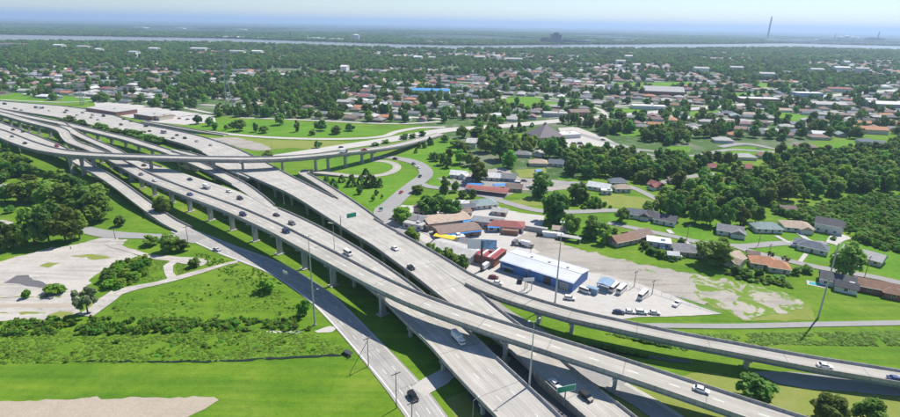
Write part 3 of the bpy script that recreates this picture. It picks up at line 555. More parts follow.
def roof_mb(L, W, h, rise, kind, ov=.6):
    mb = MB(); x, y = L / 2 + ov, W / 2 + ov; z0 = h - .12; t = .22
    if kind == 'flat':
        mb.box(-L / 2 - .25, L / 2 + .25, -W / 2 - .25, W / 2 + .25, h - .1, h + .35); mb.box(L * .1, L * .1 + 2, -1, 1, h + .35, h + 1.3); return mb
    i_ = 0 if kind == 'gable' else min(W / 2 + ov - .3, L / 2)
    if kind == 'pyramid': i_ = x - .01
    ap = [(-x + i_, 0, h + rise), (x - i_, 0, h + rise)]
    b = [(-x, -y, z0), (x, -y, z0), (x, y, z0), (-x, y, z0)]; u = [(p[0], p[1], p[2] - t) for p in b]
    mb.quad((b[0], b[1], ap[1], ap[0])); mb.quad((b[2], b[3], ap[0], ap[1])); mb.quad((b[1], b[2], ap[1])); mb.quad((b[3], b[0], ap[0]))
    for k in range(4): mb.quad((u[k], u[(k + 1) % 4], b[(k + 1) % 4], b[k]))
    mb.quad(u[::-1]); return mb
def wall_mb(L, W, h, rise, kind):
    mb = MB().box(-L / 2, L / 2, -W / 2, W / 2, -.2, h)
    if kind == 'gable':
        for sx in (-1, 1): mb.prism([(-W / 2, h - .01), (0, h + rise * .86), (W / 2, h - .01)], sx * L / 2 - .05, sx * L / 2 + .05, Matrix.Rotation(math.pi / 2, 4, 'Z'))
    return mb
HOUSES = []                     # footprints for trees to keep off
def house(name, label, px, py, L=13, W=9, h=2.9, rise=2.0, kind='hip', roof='grey', wall='white', rot=0, detail=2, cat='house', wing=None, group=None, P=None, doors=True, extra=None):
    P = up(px, py) if P is None else Vector(P)
    rz = math.radians(rot); root = empty(name, label, cat, (P.x, P.y, 0), rz, group); HOUSES.append((P.x, P.y, max(L, W) / 2))
    key = '%s_%.1f_%.1f_%.1f_%.1f' % (kind, L, W, h, rise)
    link('wall', shared('wall_%s_%s' % (key, wall), lambda: wall_mb(L, W, h, rise, kind), ['wall_' + wall]), root)
    rf = link('roof', shared('roof_%s_%s' % (key, roof), lambda: roof_mb(L, W, h, rise, kind), ['roof_' + roof]), root)
    if wing:
        wx, wy, wl, ww, wk, wrot = wing; wr_ = math.radians(wrot)
        a = link('wing_wall', shared('wingw_%.1f_%.1f_%.1f_%s_%s' % (wl, ww, h, wk, wall), lambda: wall_mb(wl, ww, h - .15, rise * .8, wk), ['wall_' + wall]), root, (wx, wy, 0), wr_)
        link('wing_roof', shared('wingr_%.1f_%.1f_%.1f_%s_%s' % (wl, ww, h, wk, roof), lambda: roof_mb(wl, ww, h - .15, rise * .8, wk), ['roof_' + roof]), root, (wx, wy, 0), wr_)
        if detail > 1: put_window(root, wx + math.sin(wr_) * (ww / 2 + .03) - 0, wy - math.cos(wr_) * (ww / 2 + .03), 1.0, wr_)
    if detail > 1:
        k = max(2, int(L / 3.6))
        for sd_ in (-1, 1):
            for i in range(k):
                x = -L / 2 + (i + .5) * L / k
                if sd_ < 0 and doors and i == k // 2: put_door(root, x, -W / 2 - .02, 0, 1.0 if cat == 'house' else 2.4, 2.1 if cat == 'house' else 2.6)
                else: put_window(root, x, sd_ * (W / 2 + .02), 1.0, 0 if sd_ < 0 else math.pi)
        for sd_ in (-1, 1): put_window(root, sd_ * (L / 2 + .04), 0, 1.0, math.pi / 2 * sd_)
        if kind != 'flat':
            link('vent_pipe', shared('vent_pipe', lambda: MB().tube((0, 0, -1), (0, 0, .8), .16, None, 6), ['galvanised']), rf, (L * .2, W * .2, h + rise * .6))
            link('gutter', shared('gutter_%.1f' % L, lambda: MB().box(-L / 2 - .6, L / 2 + .6, -.14, 0, -.16, 0), ['trim_white']), rf, (0, -W / 2 - .63, h - .1))
    return root
# ---- houses in the streets on the right
NEAR = [
 ('cream-walled house with grey cross-gabled roof behind the tree row', 729, 233.5, 13, 9, 'gable', 'grey', 'white', -24, (4, -3, 7, 7, 'gable', 90)),
 ('white house with long teal-grey hipped roof beside the upper lawn', 765, 230.5, 15, 8.5, 'hip', 'teal', 'white', -3, None),
 ('white house with wide tan hipped roof left of the dark two-storey house', 795, 229, 15, 11, 'hip', 'tan', 'white', -12, (3, -5, 6, 6, 'gable', 90)),
 ('grey house with several hipped slate roofs on the lawn between two lanes', 812, 250.5, 13, 8, 'hip', 'slate', 'white', -38, (-5, 3, 7, 7, 'hip', 0)),
 ('small brown-roofed house alone among thicket and field', 786, 213, 9, 7, 'gable', 'brown', 'brick', -8, None),
 ('dark grey gabled house at the left end of the upper lane', 665, 222.5, 12, 10, 'gable', 'dark', 'white', -30, None),
 ('blue-grey bungalow behind the round tree', 636, 217, 10, 8, 'gable', 'slate', 'white', -22, None),
 ('dark grey bungalow with front gable in mid lane', 649.5, 218, 10, 8, 'hip', 'dark', 'white', -22, (-3, -4, 5, 5, 'gable', 90)),
 ('long brown-roofed tan building at the edge of the gravel lot', 622, 242.5, 15, 8.5, 'gable', 'rust', 'tan', 25, None),
 ('brown-roofed tan house right behind the long brown building', 637, 238.5, 14, 9, 'gable', 'brown', 'tan', 25, None),
 ('flat white-roofed bungalow by the hedge at the gravel lot', 658, 245, 12, 8, 'flat', 'white', 'white', -18, None),
 ('low grey hipped house with tan porch near the round tree', 686, 253, 13, 10, 'hip', 'grey', 'tan', -15, (6, -2, 7, 6, 'gable', 0)),
 ('white house with tan gabled roof just right of the round tree', 731, 262.5, 11, 8, 'gable', 'tan', 'white', 35, (-3, -4, 5, 5, 'gable', 90)),
 ('orange-tile hipped house, larger of the joined pair', 763, 266, 12, 8.5, 'hip', 'orange', 'cream', -20, None),
 ('orange-tile hipped house, smaller of the joined pair', 777, 270, 9, 8, 'hip', 'orange', 'cream', -20, None),
 ('dark-roofed house with white patio cover and pool', 836, 284, 13, 9, 'gable', 'dark', 'white', -32, (3, -6, 8, 5, 'gable', 0)),
 ('brown and orange roofed brick house in the right corner yard', 873, 290.5, 17, 8, 'gable', 'rust', 'brick', -28, (6, -3, 7, 6, 'hip', 0)),
 ('long grey-roofed house behind the big round tree', 862, 259, 17, 10, 'gable', 'pale', 'cream', -50, None),
 ('long white-roofed house at the top of the dry field', 599, 189.5, 15, 8.5, 'gable', 'white', 'white', -28, None),
 ('small white shed below the long white-roofed house', 606, 194, 7, 4, 'flat', 'white', 'white', -5, None),
 ('grey hipped house behind the pink-roofed cottage', 617, 184.5, 12, 8, 'hip', 'slate', 'grey', 0, None),
 ('pink-roofed white cottage at the top of the dry field', 621.5, 191, 11, 7, 'hip', 'tan', 'white', 3, None),
 ('white house with red gabled roof by the dry field lane', 655.5, 188, 9, 7, 'gable', 'red', 'white', -60, (2, -4, 6, 5, 'gable', 90)),
 ('brown-roofed house half hidden among the middle trees', 594, 171.5, 11, 8, 'hip', 'brown', 'tan', -10, None),
 ('grey hipped house below the church lawn', 522.5, 156.5, 14, 9, 'hip', 'grey', 'grey', -10, None),
 ('white gabled house beside the grey hipped house below the church', 539.5, 155.5, 11, 9, 'gable', 'pale', 'white', 60, None),
 ('broad beige hipped house in the middle of the trees', 538, 165, 15, 11, 'hip', 'tan', 'cream', -5, None),
 ('slate-roofed white house right of the beige hipped house', 556, 165.5, 12, 9, 'gable', 'slate', 'white', -15, None),
 ('two-storey grey-roofed apartment block left of the church', 472, 146, 9, 22, 'gable', 'pale', 'white', -8, None),
 ('white cottages with steep gables by the lane fork', 459, 177, 12, 9, 'gable', 'white', 'white', -15, (4, -3, 6, 6, 'gable', 90)),
 ('white carport building by the parked cars', 492, 179.5, 12, 8, 'gable', 'white', 'white', -8, None),
 ('blue-walled workshop with grey roof', 507, 180, 13, 9, 'gable', 'grey', 'blue', -12, None),
 ('low brown-roofed shed right of the red market canopy', 514, 190.5, 11, 7, 'gable', 'brown', 'tan', -5, None),
 ('white building with teal hipped roof on the lane corner', 484, 206.5, 15, 10, 'hip', 'teal', 'white', 18, None),
 ('orange-roofed house in the dense right suburb', 735, 136.5, 16, 11, 'hip', 'orange', 'cream', -5, None),
 ('pale grey roofed house left of the wide bright lawn', 722, 142, 18, 12, 'hip', 'pale', 'white', -8, None),
 ('grey hipped house with white walls below the wide bright lawn', 744, 159, 17, 11, 'hip', 'pale', 'white', -5, None),
 ('slate hipped house left of the grey hipped one below the lawn', 721, 159.5, 15, 11, 'hip', 'slate', 'grey', -5, None),
 ('red-roofed brick house among trees above the wooded lane', 714, 169.5, 13, 9, 'hip', 'red', 'brick', -8, None),
 ('maroon-roofed long house above the wooded lane', 745, 170, 17, 9, 'hip', 'red', 'tan', -5, None),
 ('tan-roofed long house at the edge of the dark wood', 767, 158, 17, 9, 'hip', 'rust', 'cream', -5, None),
 ('brown grey hipped house at the left end of the wooded lane', 679, 183, 15, 10, 'hip', 'brown', 'grey', -12, None),
 ('blue-walled gabled house on the wooded lane', 705, 183, 12, 9, 'gable', 'slate', 'blue', 40, None),
 ('rust-roofed house right of the blue-walled one', 722, 184, 13, 8, 'hip', 'rust', 'tan', -5, None),
 ('maroon steep-roofed brick house on the edge of the wood', 805, 148.5, 17, 14, 'hip', 'maroon', 'brick', -12, None),
 ('pale brown hipped house behind the maroon steep-roofed one', 818, 139, 19, 12, 'hip', 'brown', 'cream', -8, None),
 ('grey house with three dormer gables at the far right lawn', 866, 143.5, 16, 11, 'hip', 'slate', 'white', -12, None),
 ('dark blue-grey hipped house right of the three-gabled one', 879, 145.5, 15, 11, 'hip', 'slate', 'grey', -12, None),
 ('white flat roof peeking out of the right wood', 800, 180, 13, 10, 'flat', 'white', 'white', 15, None)]
for q in NEAR:
    lab, px, py, L, W, kd, rf, wl, rot, wing = q
    house('house', lab, px, py, L, W, 5.4 if 'apartment' in lab else 2.9, 2.4, kd, rf, wl, rot, 2 if py > 165 else 1, wing=wing)
# the two-storey house, gable to the street
house('house', 'white two-storey house with dark gabled roof and porch by the thicket', 826, 230.5, 12, 10, 5.0, 2.8, 'gable', 'dark', 'white', -35, wing=(5, 0, 5, 8, 'gable', 0))
# ---- blue warehouse
def warehouse():
    a, b, c = up(500, 269.5), up(572, 292.8), up(597, 283)          # three ground corners: left end, near corner, right end
    ax = (b - a); L = ax.length; rz = math.atan2(ax.y, ax.x); W = (c - b).length; h, rise = 5.0, 1.2
    root = empty('warehouse', 'long blue metal warehouse with pale low-pitched roof on the concrete yard', 'warehouse', (a.x, a.y, 0), rz)
    HOUSES.append((*((a + b) / 2)[:2], L / 2)); M = Matrix.Translation((L / 2, W / 2, 0))
    plain('warehouse_blue', (.055, .18, .44), .5, .08, .3); plain('warehouse_roof', (.58, .60, .62), .5, .08, .15); plain('shutter_grey', (.30, .31, .32), .6, .1)
    mb = MB().box(-L / 2, L / 2, -W / 2, W / 2, -.2, h, M)
    for sx in (-1, 1): mb.prism([(-W / 2, h - .01), (0, h + rise - .1), (W / 2, h - .01)], sx * L / 2 - .06, sx * L / 2 + .06, M @ Matrix.Rotation(math.pi / 2, 4, 'Z'))
    wl = link('wall', mb.mesh('wall', ['warehouse_blue']), root)
    rib = MB().box(-.06, .06, -.10, 0, 0, h - .2).mesh('wall_rib', ['warehouse_blue'])
    k = int(L / 2.2)
    for i in range(1, k): link('wall_rib', rib, wl, (i * L / k, 0, 0))
    x, y = L / 2 + .5, W / 2 + .5
    for sy in (-1, 1):
        r_ = MB(); r_.quad([tuple(M @ Vector(p)) for p in ((-x, sy * y, h - .1), (x, sy * y, h - .1), (x, 0, h + rise), (-x, 0, h + rise))][::sy * -1]); r_.quad([tuple(M @ Vector(p)) for p in ((-x, sy * y, h - .35), (x, sy * y, h - .35), (x, 0, h + rise - .25), (-x, 0, h + rise - .25))][::sy])
        r_.quad([tuple(M @ Vector(p)) for p in ((-x, sy * y, h - .35), (x, sy * y, h - .35), (x, sy * y, h - .1), (-x, sy * y, h - .1))])
        rr = link('roof_slope', r_.mesh('roof_slope', ['warehouse_roof']), root)
        sl_ = math.atan2(rise + .1, y); ln = math.hypot(y, rise + .1)
        seam = MB().box(-.05, .05, -ln / 2 + .05, ln / 2 - .05, 0, .09).mesh('roof_seam', ['warehouse_roof'])
        for i in range(1, int(L / 1.5)):
            o = link('roof_seam', seam, rr); o.location = tuple(M @ Vector((-x + i * 1.5, sy * y / 2, h - .1 + (rise + .1) / 2))); o.rotation_euler = (-sl_ * sy, 0, 0)
    link('ridge_cap', MB().box(-x, x, -.3, .3, h + rise - .1, h + rise + .1, M).mesh('ridge_cap', ['warehouse_roof']), root)
    for fx, wd, ht, mt in ((.13, 4.5, 2.6, 'dark_steel'), (.67, 3.6, 3.8, 'dark_steel'), (.89, 4.4, 3.7, 'shutter_grey'), (.40, 1.1, 2.2, 'dark_steel')):
        link('door', MB().box(-wd / 2, wd / 2, -.13, .04, 0, ht).mesh('door', [mt]), root, (fx * L, 0, 0))
    link('awning', MB().box(-3, 3, -1.6, -.02, 2.9, 3.1).mesh('awning', ['warehouse_roof']), root, (.13 * L, 0, 0))
    for i in range(3): link('roof_vent', MB().box(-.5, .5, -.5, .5, 0, .7).mesh('roof_vent', ['galvanised']), root, ((.3 + .25 * i) * L, W * .62, h + rise * .7))
    return root
warehouse()
def block(name, label, px, py, L, W, h, rot, roof, wall, rise=.0, kind='flat', cat='building', bays=0, awn=None):
    r_ = house(name, label, px, py, L, W, h, rise, kind, roof, wall, rot, 1, cat)
    for i in range(bays):
        x = -L / 2 + (i + .5) * L / bays
        if i % 3 == 1: put_door(r_, x, -W / 2 - .02, 0, 1.6, 2.4, 'dark_steel')
        else: put_window(r_, x, -W / 2 - .02, .9, 0, 2.0, 1.5)
    if awn: link('awning', MB().box(-L / 2 + .2, L / 2 - .2, -1.8, 0, -.12, .12).mesh('awning', [awn]), r_, (0, -W / 2, h - .5))
    return r_
plain('tarp_blue', (.03, .24, .62), .5, .1); plain('canopy_yellow', (.72, .52, .02), .5, .08); plain('awning_red', (.36, .03, .05), .6, .1)
block('shop', 'long grey-roofed shop row beside the freeway ramp, with a tan tower front', 411, 222.5, 19, 9, 4, -25, 'grey', 'tan', 1.2, 'gable', bays=5)
block('shop', 'square tan two-storey shop with brown hipped roof in front of the dark trees', 424, 214, 10, 9, 5.5, -20, 'brown', 'cream', 2.0, 'hip', bays=3)
block('shop', 'wide tan-roofed shop building behind the grey shop row', 446, 223.5, 26, 14, 4, 22, 'tan', 'grey', .8, 'gable', bays=6)
block('shop', 'long brown shop with blue trim along its roof edge', 457, 234, 24, 12, 3.8, 20, 'brown', 'brick', .8, 'gable', bays=6, awn='tarp_blue')
block('shop', 'grey flat-roofed workshop left of the maroon-roofed building', 487, 226, 18, 9, 3.6, -15, 'grey', 'grey', bays=5)
block('shop', 'maroon-roofed low building with white gable on the gravel yard', 506, 229, 20, 10, 3.4, -8, 'red', 'white', 1.8, 'hip', bays=5)
block('shop', 'pale long roofed store behind the red striped awnings', 455, 255.5, 24, 12, 4.4, -33, 'pale', 'white', 1.2, 'gable', bays=5)
block('shop', 'small white shop under the pale canopy left of the yellow awning', 415, 228, 12, 6, 3.2, -25, 'pale', 'white', bays=3)
def red_awnings():
    r_ = block('market_hall', 'dark red shed with white striped roof ridges behind the billboard', 486.5, 259.5, 15, 13, 4.4, -31, 'red', 'brick', bays=0)
    for i in range(7): link('roof_stripe', MB().box(-.5, .5, -6.3, 6.3, 4.7, 5.0).mesh('roof_stripe', ['white_paint' if i % 2 else 'awning_red']), r_, (-6.2 + i * 2.05, 0, 0))
red_awnings()
def open_canopy(name, label, px, py, L, W, h, rot, mat, cat='canopy', slope=.6):
    P = up(px, py); r_ = empty(name, label, cat, (P.x, P.y, 0), math.radians(rot)); HOUSES.append((P.x, P.y, L / 2))
    link('roof', MB().prism([(-W / 2, h), (0, h + slope), (W / 2, h), (W / 2, h - .25), (-W / 2, h - .25)], -L / 2, L / 2, Matrix.Rotation(math.pi / 2, 4, 'Z')).mesh('roof', [mat]), r_)
    for sx in (-1, 1):
        for sy in (-1, 1): link('post', MB().box(-.12, .12, -.12, .12, -.1, h - .2).mesh('post', ['galvanised']), r_, (sx * (L / 2 - .4), sy * (W / 2 - .4), 0))
open_canopy('yellow_canopy', 'bright yellow flat canopy among the shops', 445, 242, 12, 5, 3.4, -25, 'canopy_yellow', slope=.2)
open_canopy('market_canopy', 'long low market canopy with red and white roof by the lane', 487, 193, 30, 10, 3.4, -18, 'roof_red')
open_canopy('tarp_shelter', 'blue tarpaulin shelter, left of the market canopy', 475, 187.5, 11, 5, 2.6, -8, 'tarp_blue')
open_canopy('tarp_shelter', 'blue tarpaulin shelter behind the right end of the market canopy', 500, 188, 10, 5, 2.6, 12, 'tarp_blue')
open_canopy('blue_tent', 'small round-topped blue tent in front of the tall dark tree', 538, 174, 5, 4, 2.4, 10, 'tarp_blue', slope=1.4)
open_canopy('blue_tent', 'tiny blue tent on the lawn behind the gravel lot', 595, 237.5, 4.5, 3.5, 2.0, 10, 'tarp_blue', slope=1)
open_canopy('blue_shelter', 'pale blue open-fronted shed beside the parked white buses', 605, 288.5, 7.5, 6, 3.4, 55, 'wall_blue')
open_canopy('patio_cover', 'long pale patio cover at the edge of the gravel lot under trees', 569, 240.5, 13, 4, 2.5, -24, 'roof_pale', slope=.3)
open_canopy('small_canopy', 'blue and white shop canopy in front of the maroon-roofed building', 493.5, 231, 7, 5, 3, 0, 'tarp_blue', slope=.3)
def container(label, px, py, L, rot, mat):
    P = up(px, py); r_ = empty('freight_container', label, 'container', (P.x, P.y, 0), math.radians(rot)); HOUSES.append((P.x, P.y, L / 2))
    b = link('body', MB().box(-L / 2, L / 2, -1.2, 1.2, .15, 2.8).mesh('body', [mat]), r_)
    k = int(L / 1.2); rb = MB().box(-.12, .12, -1.26, 1.26, .3, 2.7).mesh('rib', [mat])
    for i in range(1, k): link('rib', rb, b, (-L / 2 + i * L / k, 0, 0))
    link('door', MB().box(0, .06, -1.1, 1.1, .25, 2.7).mesh('door', ['galvanised']), r_, (L / 2, 0, 0))
container('white freight container beside the gravel lot trees', 553, 237, 12, -15, 'white_paint'); container('grey freight container at the gravel lot entrance', 535, 231, 14, -22, 'roof_pale')
container('small blue freight container beside the white truck', 592, 293, 5, -35, 'wall_blue'); container('rusty brown freight container beside the maroon-roofed building', 510, 234.5, 9, -12, 'roof_rust')
for lab, px, py, L, W, kd, rf, wl, rot in [('tiny white shed at the left end of the shop row', 398, 219, 6, 4, 'gable', 'white', 'white', -25), ('rust-roofed lean-to beside the wide tan shop', 432, 229, 8, 5, 'flat', 'rust', 'grey', 20), ('white flat shed behind the yellow canopy', 455, 240.5, 9, 6, 'flat', 'white', 'white', 20),
    ('small grey shed beside the billboard', 468, 246, 8, 6, 'gable', 'grey', 'grey', -30), ('small blue-roofed shed behind the brown shop', 470, 226.5, 8, 6, 'gable', 'blue', 'white', 20), ('pale shed right of the teal-roofed building', 500, 214, 9, 6, 'gable', 'pale', 'cream', -15), ('brown shed behind the wide tan shop', 462, 215, 10, 7, 'gable', 'brown', 'grey', 20),
    ('white shed behind the wide tan shop', 456, 206, 11, 6, 'gable', 'white', 'white', 5), ('blue-roofed small shed left of the teal-roofed building', 468, 209.5, 8, 5, 'gable', 'slate', 'blue', 10), ('grey shed beside the white cottages', 470, 182, 8, 6, 'gable', 'grey', 'grey', -10), ('tan yellow-walled shed at the gravel lot trees', 560, 232.5, 8, 5, 'gable', 'tan', 'cream', -15),
    ('white garden shed below the flat white bungalow', 672, 258.5, 5, 3.5, 'gable', 'white', 'white', -10), ('small brown garden shed behind the orange-tile pair', 752, 258, 5, 4, 'gable', 'brown', 'tan', -20), ('white patio shed below the dark-roofed pool house', 846, 290, 5, 4, 'flat', 'white', 'white', -30)]:
    house('shed', lab, px, py, L, W, 2.8, 1.3, kd, rf, wl, rot, 2 if L > 7 else 1, 'shed')
# ---- church
def church():
    P = up(545, 139.5); r_ = empty('church', 'stone church with steep pyramidal grey-brown roof on a lawn', 'church', (P.x, P.y, 0), math.radians(20)); HOUSES.append((P.x, P.y, 20))
    plain('church_roof', (.22, .19, .20), .8, .12)
    link('wall', wall_mb(27, 26, 5, 0, 'hip').mesh('wall', ['wall_cream']), r_)
    link('roof', roof_mb(27, 26, 5, 11, 'pyramid', 1.2).mesh('roof', ['church_roof']), r_)
    link('annexe_wall', wall_mb(26, 14, 4, 0, 'flat').mesh('annexe_wall', ['wall_white']), r_, (27.5, 4, 0)); link('annexe_roof', roof_mb(26, 14, 4, 0, 'flat').mesh('annexe_roof', ['roof_white']), r_, (27.5, 4, 0))
    for i in range(6): put_window(r_, -11 + i * 4.4, -13.04, .8, 0, 2.0, 2.6)
    for i in range(4): put_window(r_, -13.54, -9 + i * 6, .8, -math.pi / 2, 2.0, 2.6)
    put_door(r_, 0, -13.05, 0, 2.4, 3, 'dark_steel')
    link('finial', MB().tube((0, 0, 15.5), (0, 0, 18.5), .25, .05).mesh('finial', ['galvanised']), r_)
church()
# ---- larger blocks of the middle distance
block('shopping_block', 'long red brick shopping block with pale flat roof beside the plaza', 112, 112.6, 62, 26, 4.8, -28, 'pale', 'brick', bays=8, cat='building')
block('shopping_block', 'brick and cream shop wing right of the long brick block', 153, 118.0, 34, 24, 4.8, -28, 'pale', 'brick', bays=5, cat='building')
block('shopping_annexe', 'cream shop corner at the right end of the brick wing', 164, 119.4, 10, 18, 4.6, -28, 'tan', 'cream', bays=2, cat='building')
block('sports_hall', 'pavilion with long bright blue roof beside the playing field', 431, 93.5, 62, 24, 6, -4, 'blue', 'white', 2.4, 'gable')
block('school_hall', 'big grey-roofed hall with red gable end in the right distance', 662, 94.5, 66, 34, 7, -12, 'pale', 'brick', 7, 'gable')
block('school_wing', 'white flat-roofed school wing left below the big grey hall', 648, 109, 46, 14, 5, -6, 'white', 'white')
block('brick_school', 'brick block with white roof in the right distance by the green', 757, 102.5, 60, 20, 7, -4, 'white', 'brick')
block('office_block', 'white and glass office block right of the brick school', 806, 98, 44, 20, 9, -4, 'white', 'blue', bays=8)
block('depot', 'pale long-roofed depot at the right edge', 884, 107, 50, 26, 6, -8, 'white', 'grey', 3, 'gable')
block('depot', 'grey depot left below the pale long-roofed depot', 826, 107.5, 48, 22, 6, -5, 'pale', 'grey', 3, 'gable')
block('red_store', 'store with bright red roof in the far right distance', 838, 91.5, 46, 16, 6, -2, 'red', 'white', 2, 'gable')
block('restaurant', 'small red brick restaurant by the boulevard', 578, 116, 26, 14, 6, 10, 'brown', 'brick', 3, 'gable')
block('store', 'pale flat-roofed store left of the red brick restaurant', 555, 116.5, 30, 14, 5, 0, 'pale', 'grey')
block('store', 'long cream building with rust-orange roof by the right suburb lawn', 868, 133, 34, 14, 5, -10, 'orange', 'cream', 3, 'gable')
block('long_shed', 'long white shed by the left suburb road', 8, 46.5, 160, 60, 10, 3, 'maroon', 'white')
block('toll_building', 'tan roofed toll building under the overpass', 196, 169, 16, 9, 4, -28, 'tan', 'cream')
# ---- pool by the dark-roofed house, back-yard hut
P_ = up(817, 284.5); r_ = empty('swimming_pool', 'small teal backyard pool with pale deck', 'pool', (P_.x, P_.y, 0), -.5)
link('deck', MB().box(-4, 4, -2.6, 2.6, -.1, .14).mesh('deck', ['lot_concrete']), r_); link('water', MB().box(-3, 3, -1.6, 1.6, 0, .155).mesh('water', ['pool_water']), r_)
#@@END3
# ------------------------------------------------------------------ far and middle suburb: houses in rows, the rest as one mass
def vnoise(X, Y, sc, seed):
    r = np.random.RandomState(seed); T = r.rand(64, 64); x, y = X / sc, Y / sc; i, j = np.floor(x).astype(int), np.floor(y).astype(int); u, v = x - i, y - j
    u = u * u * (3 - 2 * u); v = v * v * (3 - 2 * v); q = lambda a, b: T[a % 64, b % 64]
    return q(i, j) * (1 - u) * (1 - v) + q(i + 1, j) * u * (1 - v) + q(i, j + 1) * (1 - u) * v + q(i + 1, j + 1) * u * v
def px_of(X, Y, Z=0):
    v = np.stack([X, Y, np.full(len(X), Z - CAMH)], 1); k = v @ np.array(_F)
    return 450 + FPX * (v @ np.array(_R)) / k, 208.5 - FPX * (v @ np.array(_U)) / k, k
def line(xs, pts): return np.interp(xs, [p[0] for p in pts], [p[1] for p in pts])
SUB_EDGE = [(-160, 90), (0, 97), (95, 100), (220, 115), (330, 120), (420, 123), (448, 124), (456, 124), (560, 122), (640, 134), (700, 137), (760, 138), (830, 140), (900, 132), (1060, 124)]
RS = np.random.RandomState(3)
cx, cy = [], []
ang = math.radians(-14); ca, sa = math.cos(ang), math.sin(ang)
for row in range(0, 90):
    v0 = 480 + row * 31 + (9 if row % 2 else 0)
    for k in range(-150, 200):
        u0 = k * 21 + RS.uniform(-4, 4); v1 = v0 + RS.uniform(-3, 3)
        cx.append(u0 * ca - v1 * sa); cy.append(u0 * sa + v1 * ca)
cx, cy = np.array(cx), np.array(cy)
hx, hy, hk = px_of(cx, cy)
ok = (hk > 0) & (hx > -25) & (hx < 925) & (hy < line(hx, SUB_EDGE)) & (hy > line(hx, BANK_N) + 2.5)
dens = vnoise(cx, cy, 260, 11) * .65 + vnoise(cx, cy, 90, 12) * .35
near_wood = (vnoise(cx, cy, 420, 21))
thr = np.where(hy > 72, .40, np.where(hy > 60, .50, .56))
thr = np.where((hx > 545) & (hy > 92), .22, thr)
ok &= (dens > thr) & (RS.rand(len(cx)) < .86)
ok &= ~((hx < 330) & (hy < 70) & (RS.rand(len(cx)) < .6)) & ~((hx < 340) & (hx > 165) & (hy > 78) & (RS.rand(len(cx)) < .8))
cx, cy, hx, hy, hk = (a[ok] for a in (cx, cy, hx, hy, hk))
bad = blocked(cx, cy, 9)
for q in KEEP_LAWN: bad |= in_poly(cx, cy, q)
for x, y, r_ in HOUSES: bad |= np.hypot(cx - x, cy - y) < r_ + 12
cx, cy, hx, hy, hk = (a[~bad] for a in (cx, cy, hx, hy, hk))
order = np.argsort(hk)
ROOFS = ['grey', 'grey', 'pale', 'pale', 'brown', 'brown', 'slate', 'slate', 'dark', 'tan', 'grey', 'rust', 'red', 'white', 'pale', 'maroon', 'maroon', 'teal', 'grey', 'orange']
WALLS = ['white', 'white', 'cream', 'brick', 'tan', 'grey', 'pink']
NIND = max(0, 285 - len(NEAR) - 1); far_house = {}
RANK_LAND = [('the stone church', up(545, 139)), ('the blue-roofed pavilion', up(431, 92)), ('the long brick shopping block', up(115, 113)), ('the big grey school hall', up(662, 94)), ('the brick school', up(757, 102)), ('the white office block', up(806, 98)),
             ('the pale depot', up(884, 107)), ('the curved overpass landing', up(430, 138)), ('the blue warehouse', up(548, 280)), ('the lattice tower', up(230, 112)), ('the red-roofed store', up(838, 91)), ('the three-gabled house', up(866, 143))]
def nearest_land(x, y):
    i = min(range(len(RANK_LAND)), key=lambda k: math.hypot(RANK_LAND[k][1].x - x, RANK_LAND[k][1].y - y)); return RANK_LAND[i]
MIDH = []
for n_, i in enumerate(order):
    rf, wl = RS.choice(ROOFS), RS.choice(WALLS); L, W = RS.choice([13, 15, 17, 19]), RS.choice([9, 10.5, 12]); kd = RS.choice(['hip', 'hip', 'gable'])
    rot = -14 + RS.choice([0, 0, 0, 90]) + RS.uniform(-4, 4)
    if hk[i] > 1500: L *= 1.3; W *= 1.2
    if n_ < NIND:
        r_ = house('house', '', 0, 0, float(L), float(W), 2.9, 2.3, kd, rf, wl, rot, 0, P=(cx[i], cy[i], 0), group='suburb houses behind the interchange')
        MIDH.append((r_, {'tan': 'tan', 'pale': 'pale grey', 'slate': 'slate', 'teal': 'teal'}.get(rf, rf) + '-roofed', cx[i], cy[i]))
    else:
        HOUSES.append((cx[i], cy[i], 8)) if hk[i] < 2600 else None
        a, b = roof_mb(L, W, 2.9, 2.3, kd), wall_mb(L, W, 2.9, 2.3, kd); M = M_at((cx[i], cy[i], 0), math.radians(rot))
        for mm, key in ((a, 'roof_' + rf), (b, 'wall_' + wl)):
            t = far_house.setdefault(key, MB()); o_ = len(t.v); t.v += [tuple(M @ Vector(p)) for p in mm.v]; t.f += [tuple(o_ + k for k in f) for f in mm.f]; t.mi += mm.mi; t.uv += mm.uv
ORD = lambda k: '%d%s' % (k, 'th' if 10 < k % 100 < 14 else {1: 'st', 2: 'nd', 3: 'rd'}.get(k % 10, 'th'))
WORD = ['', '', 'second', 'third', 'fourth', 'fifth', 'sixth', 'seventh', 'eighth', 'ninth', 'tenth', 'eleventh', 'twelfth']
def rank_labels(items, noun):
    """items: (object, look, x, y): 'red-roofed house, third nearest to the stone church'"""
    g_ = {}
    for o, look, x, y in items:
        nm, p = nearest_land(x, y); g_.setdefault((look, nm), []).append((math.hypot(p.x - x, p.y - y), o))
    for (look, nm), v in g_.items():
        for k, (d, o) in enumerate(sorted(v, key=lambda t: t[0]), 1):
            o['label'] = '%s %s, %snearest to %s' % (look, noun, '' if k == 1 else (WORD[k] if k < 13 else ORD(k)) + ' ', nm)
rank_labels(MIDH, 'suburban house')
tot = MB(); names = sorted(far_house); 
for i, k in enumerate(names):
    t = far_house[k]; b = len(tot.v); tot.v += t.v; tot.f += [tuple(b + q for q in f) for f in t.f]; tot.mi += [i] * len(t.f); tot.uv += t.uv
fo = link('far_houses', tot.mesh('far_houses', names)); fo['kind'] = 'stuff'; fo['label'] = 'mass of distant suburban roofs among the trees'; fo['category'] = 'houses'

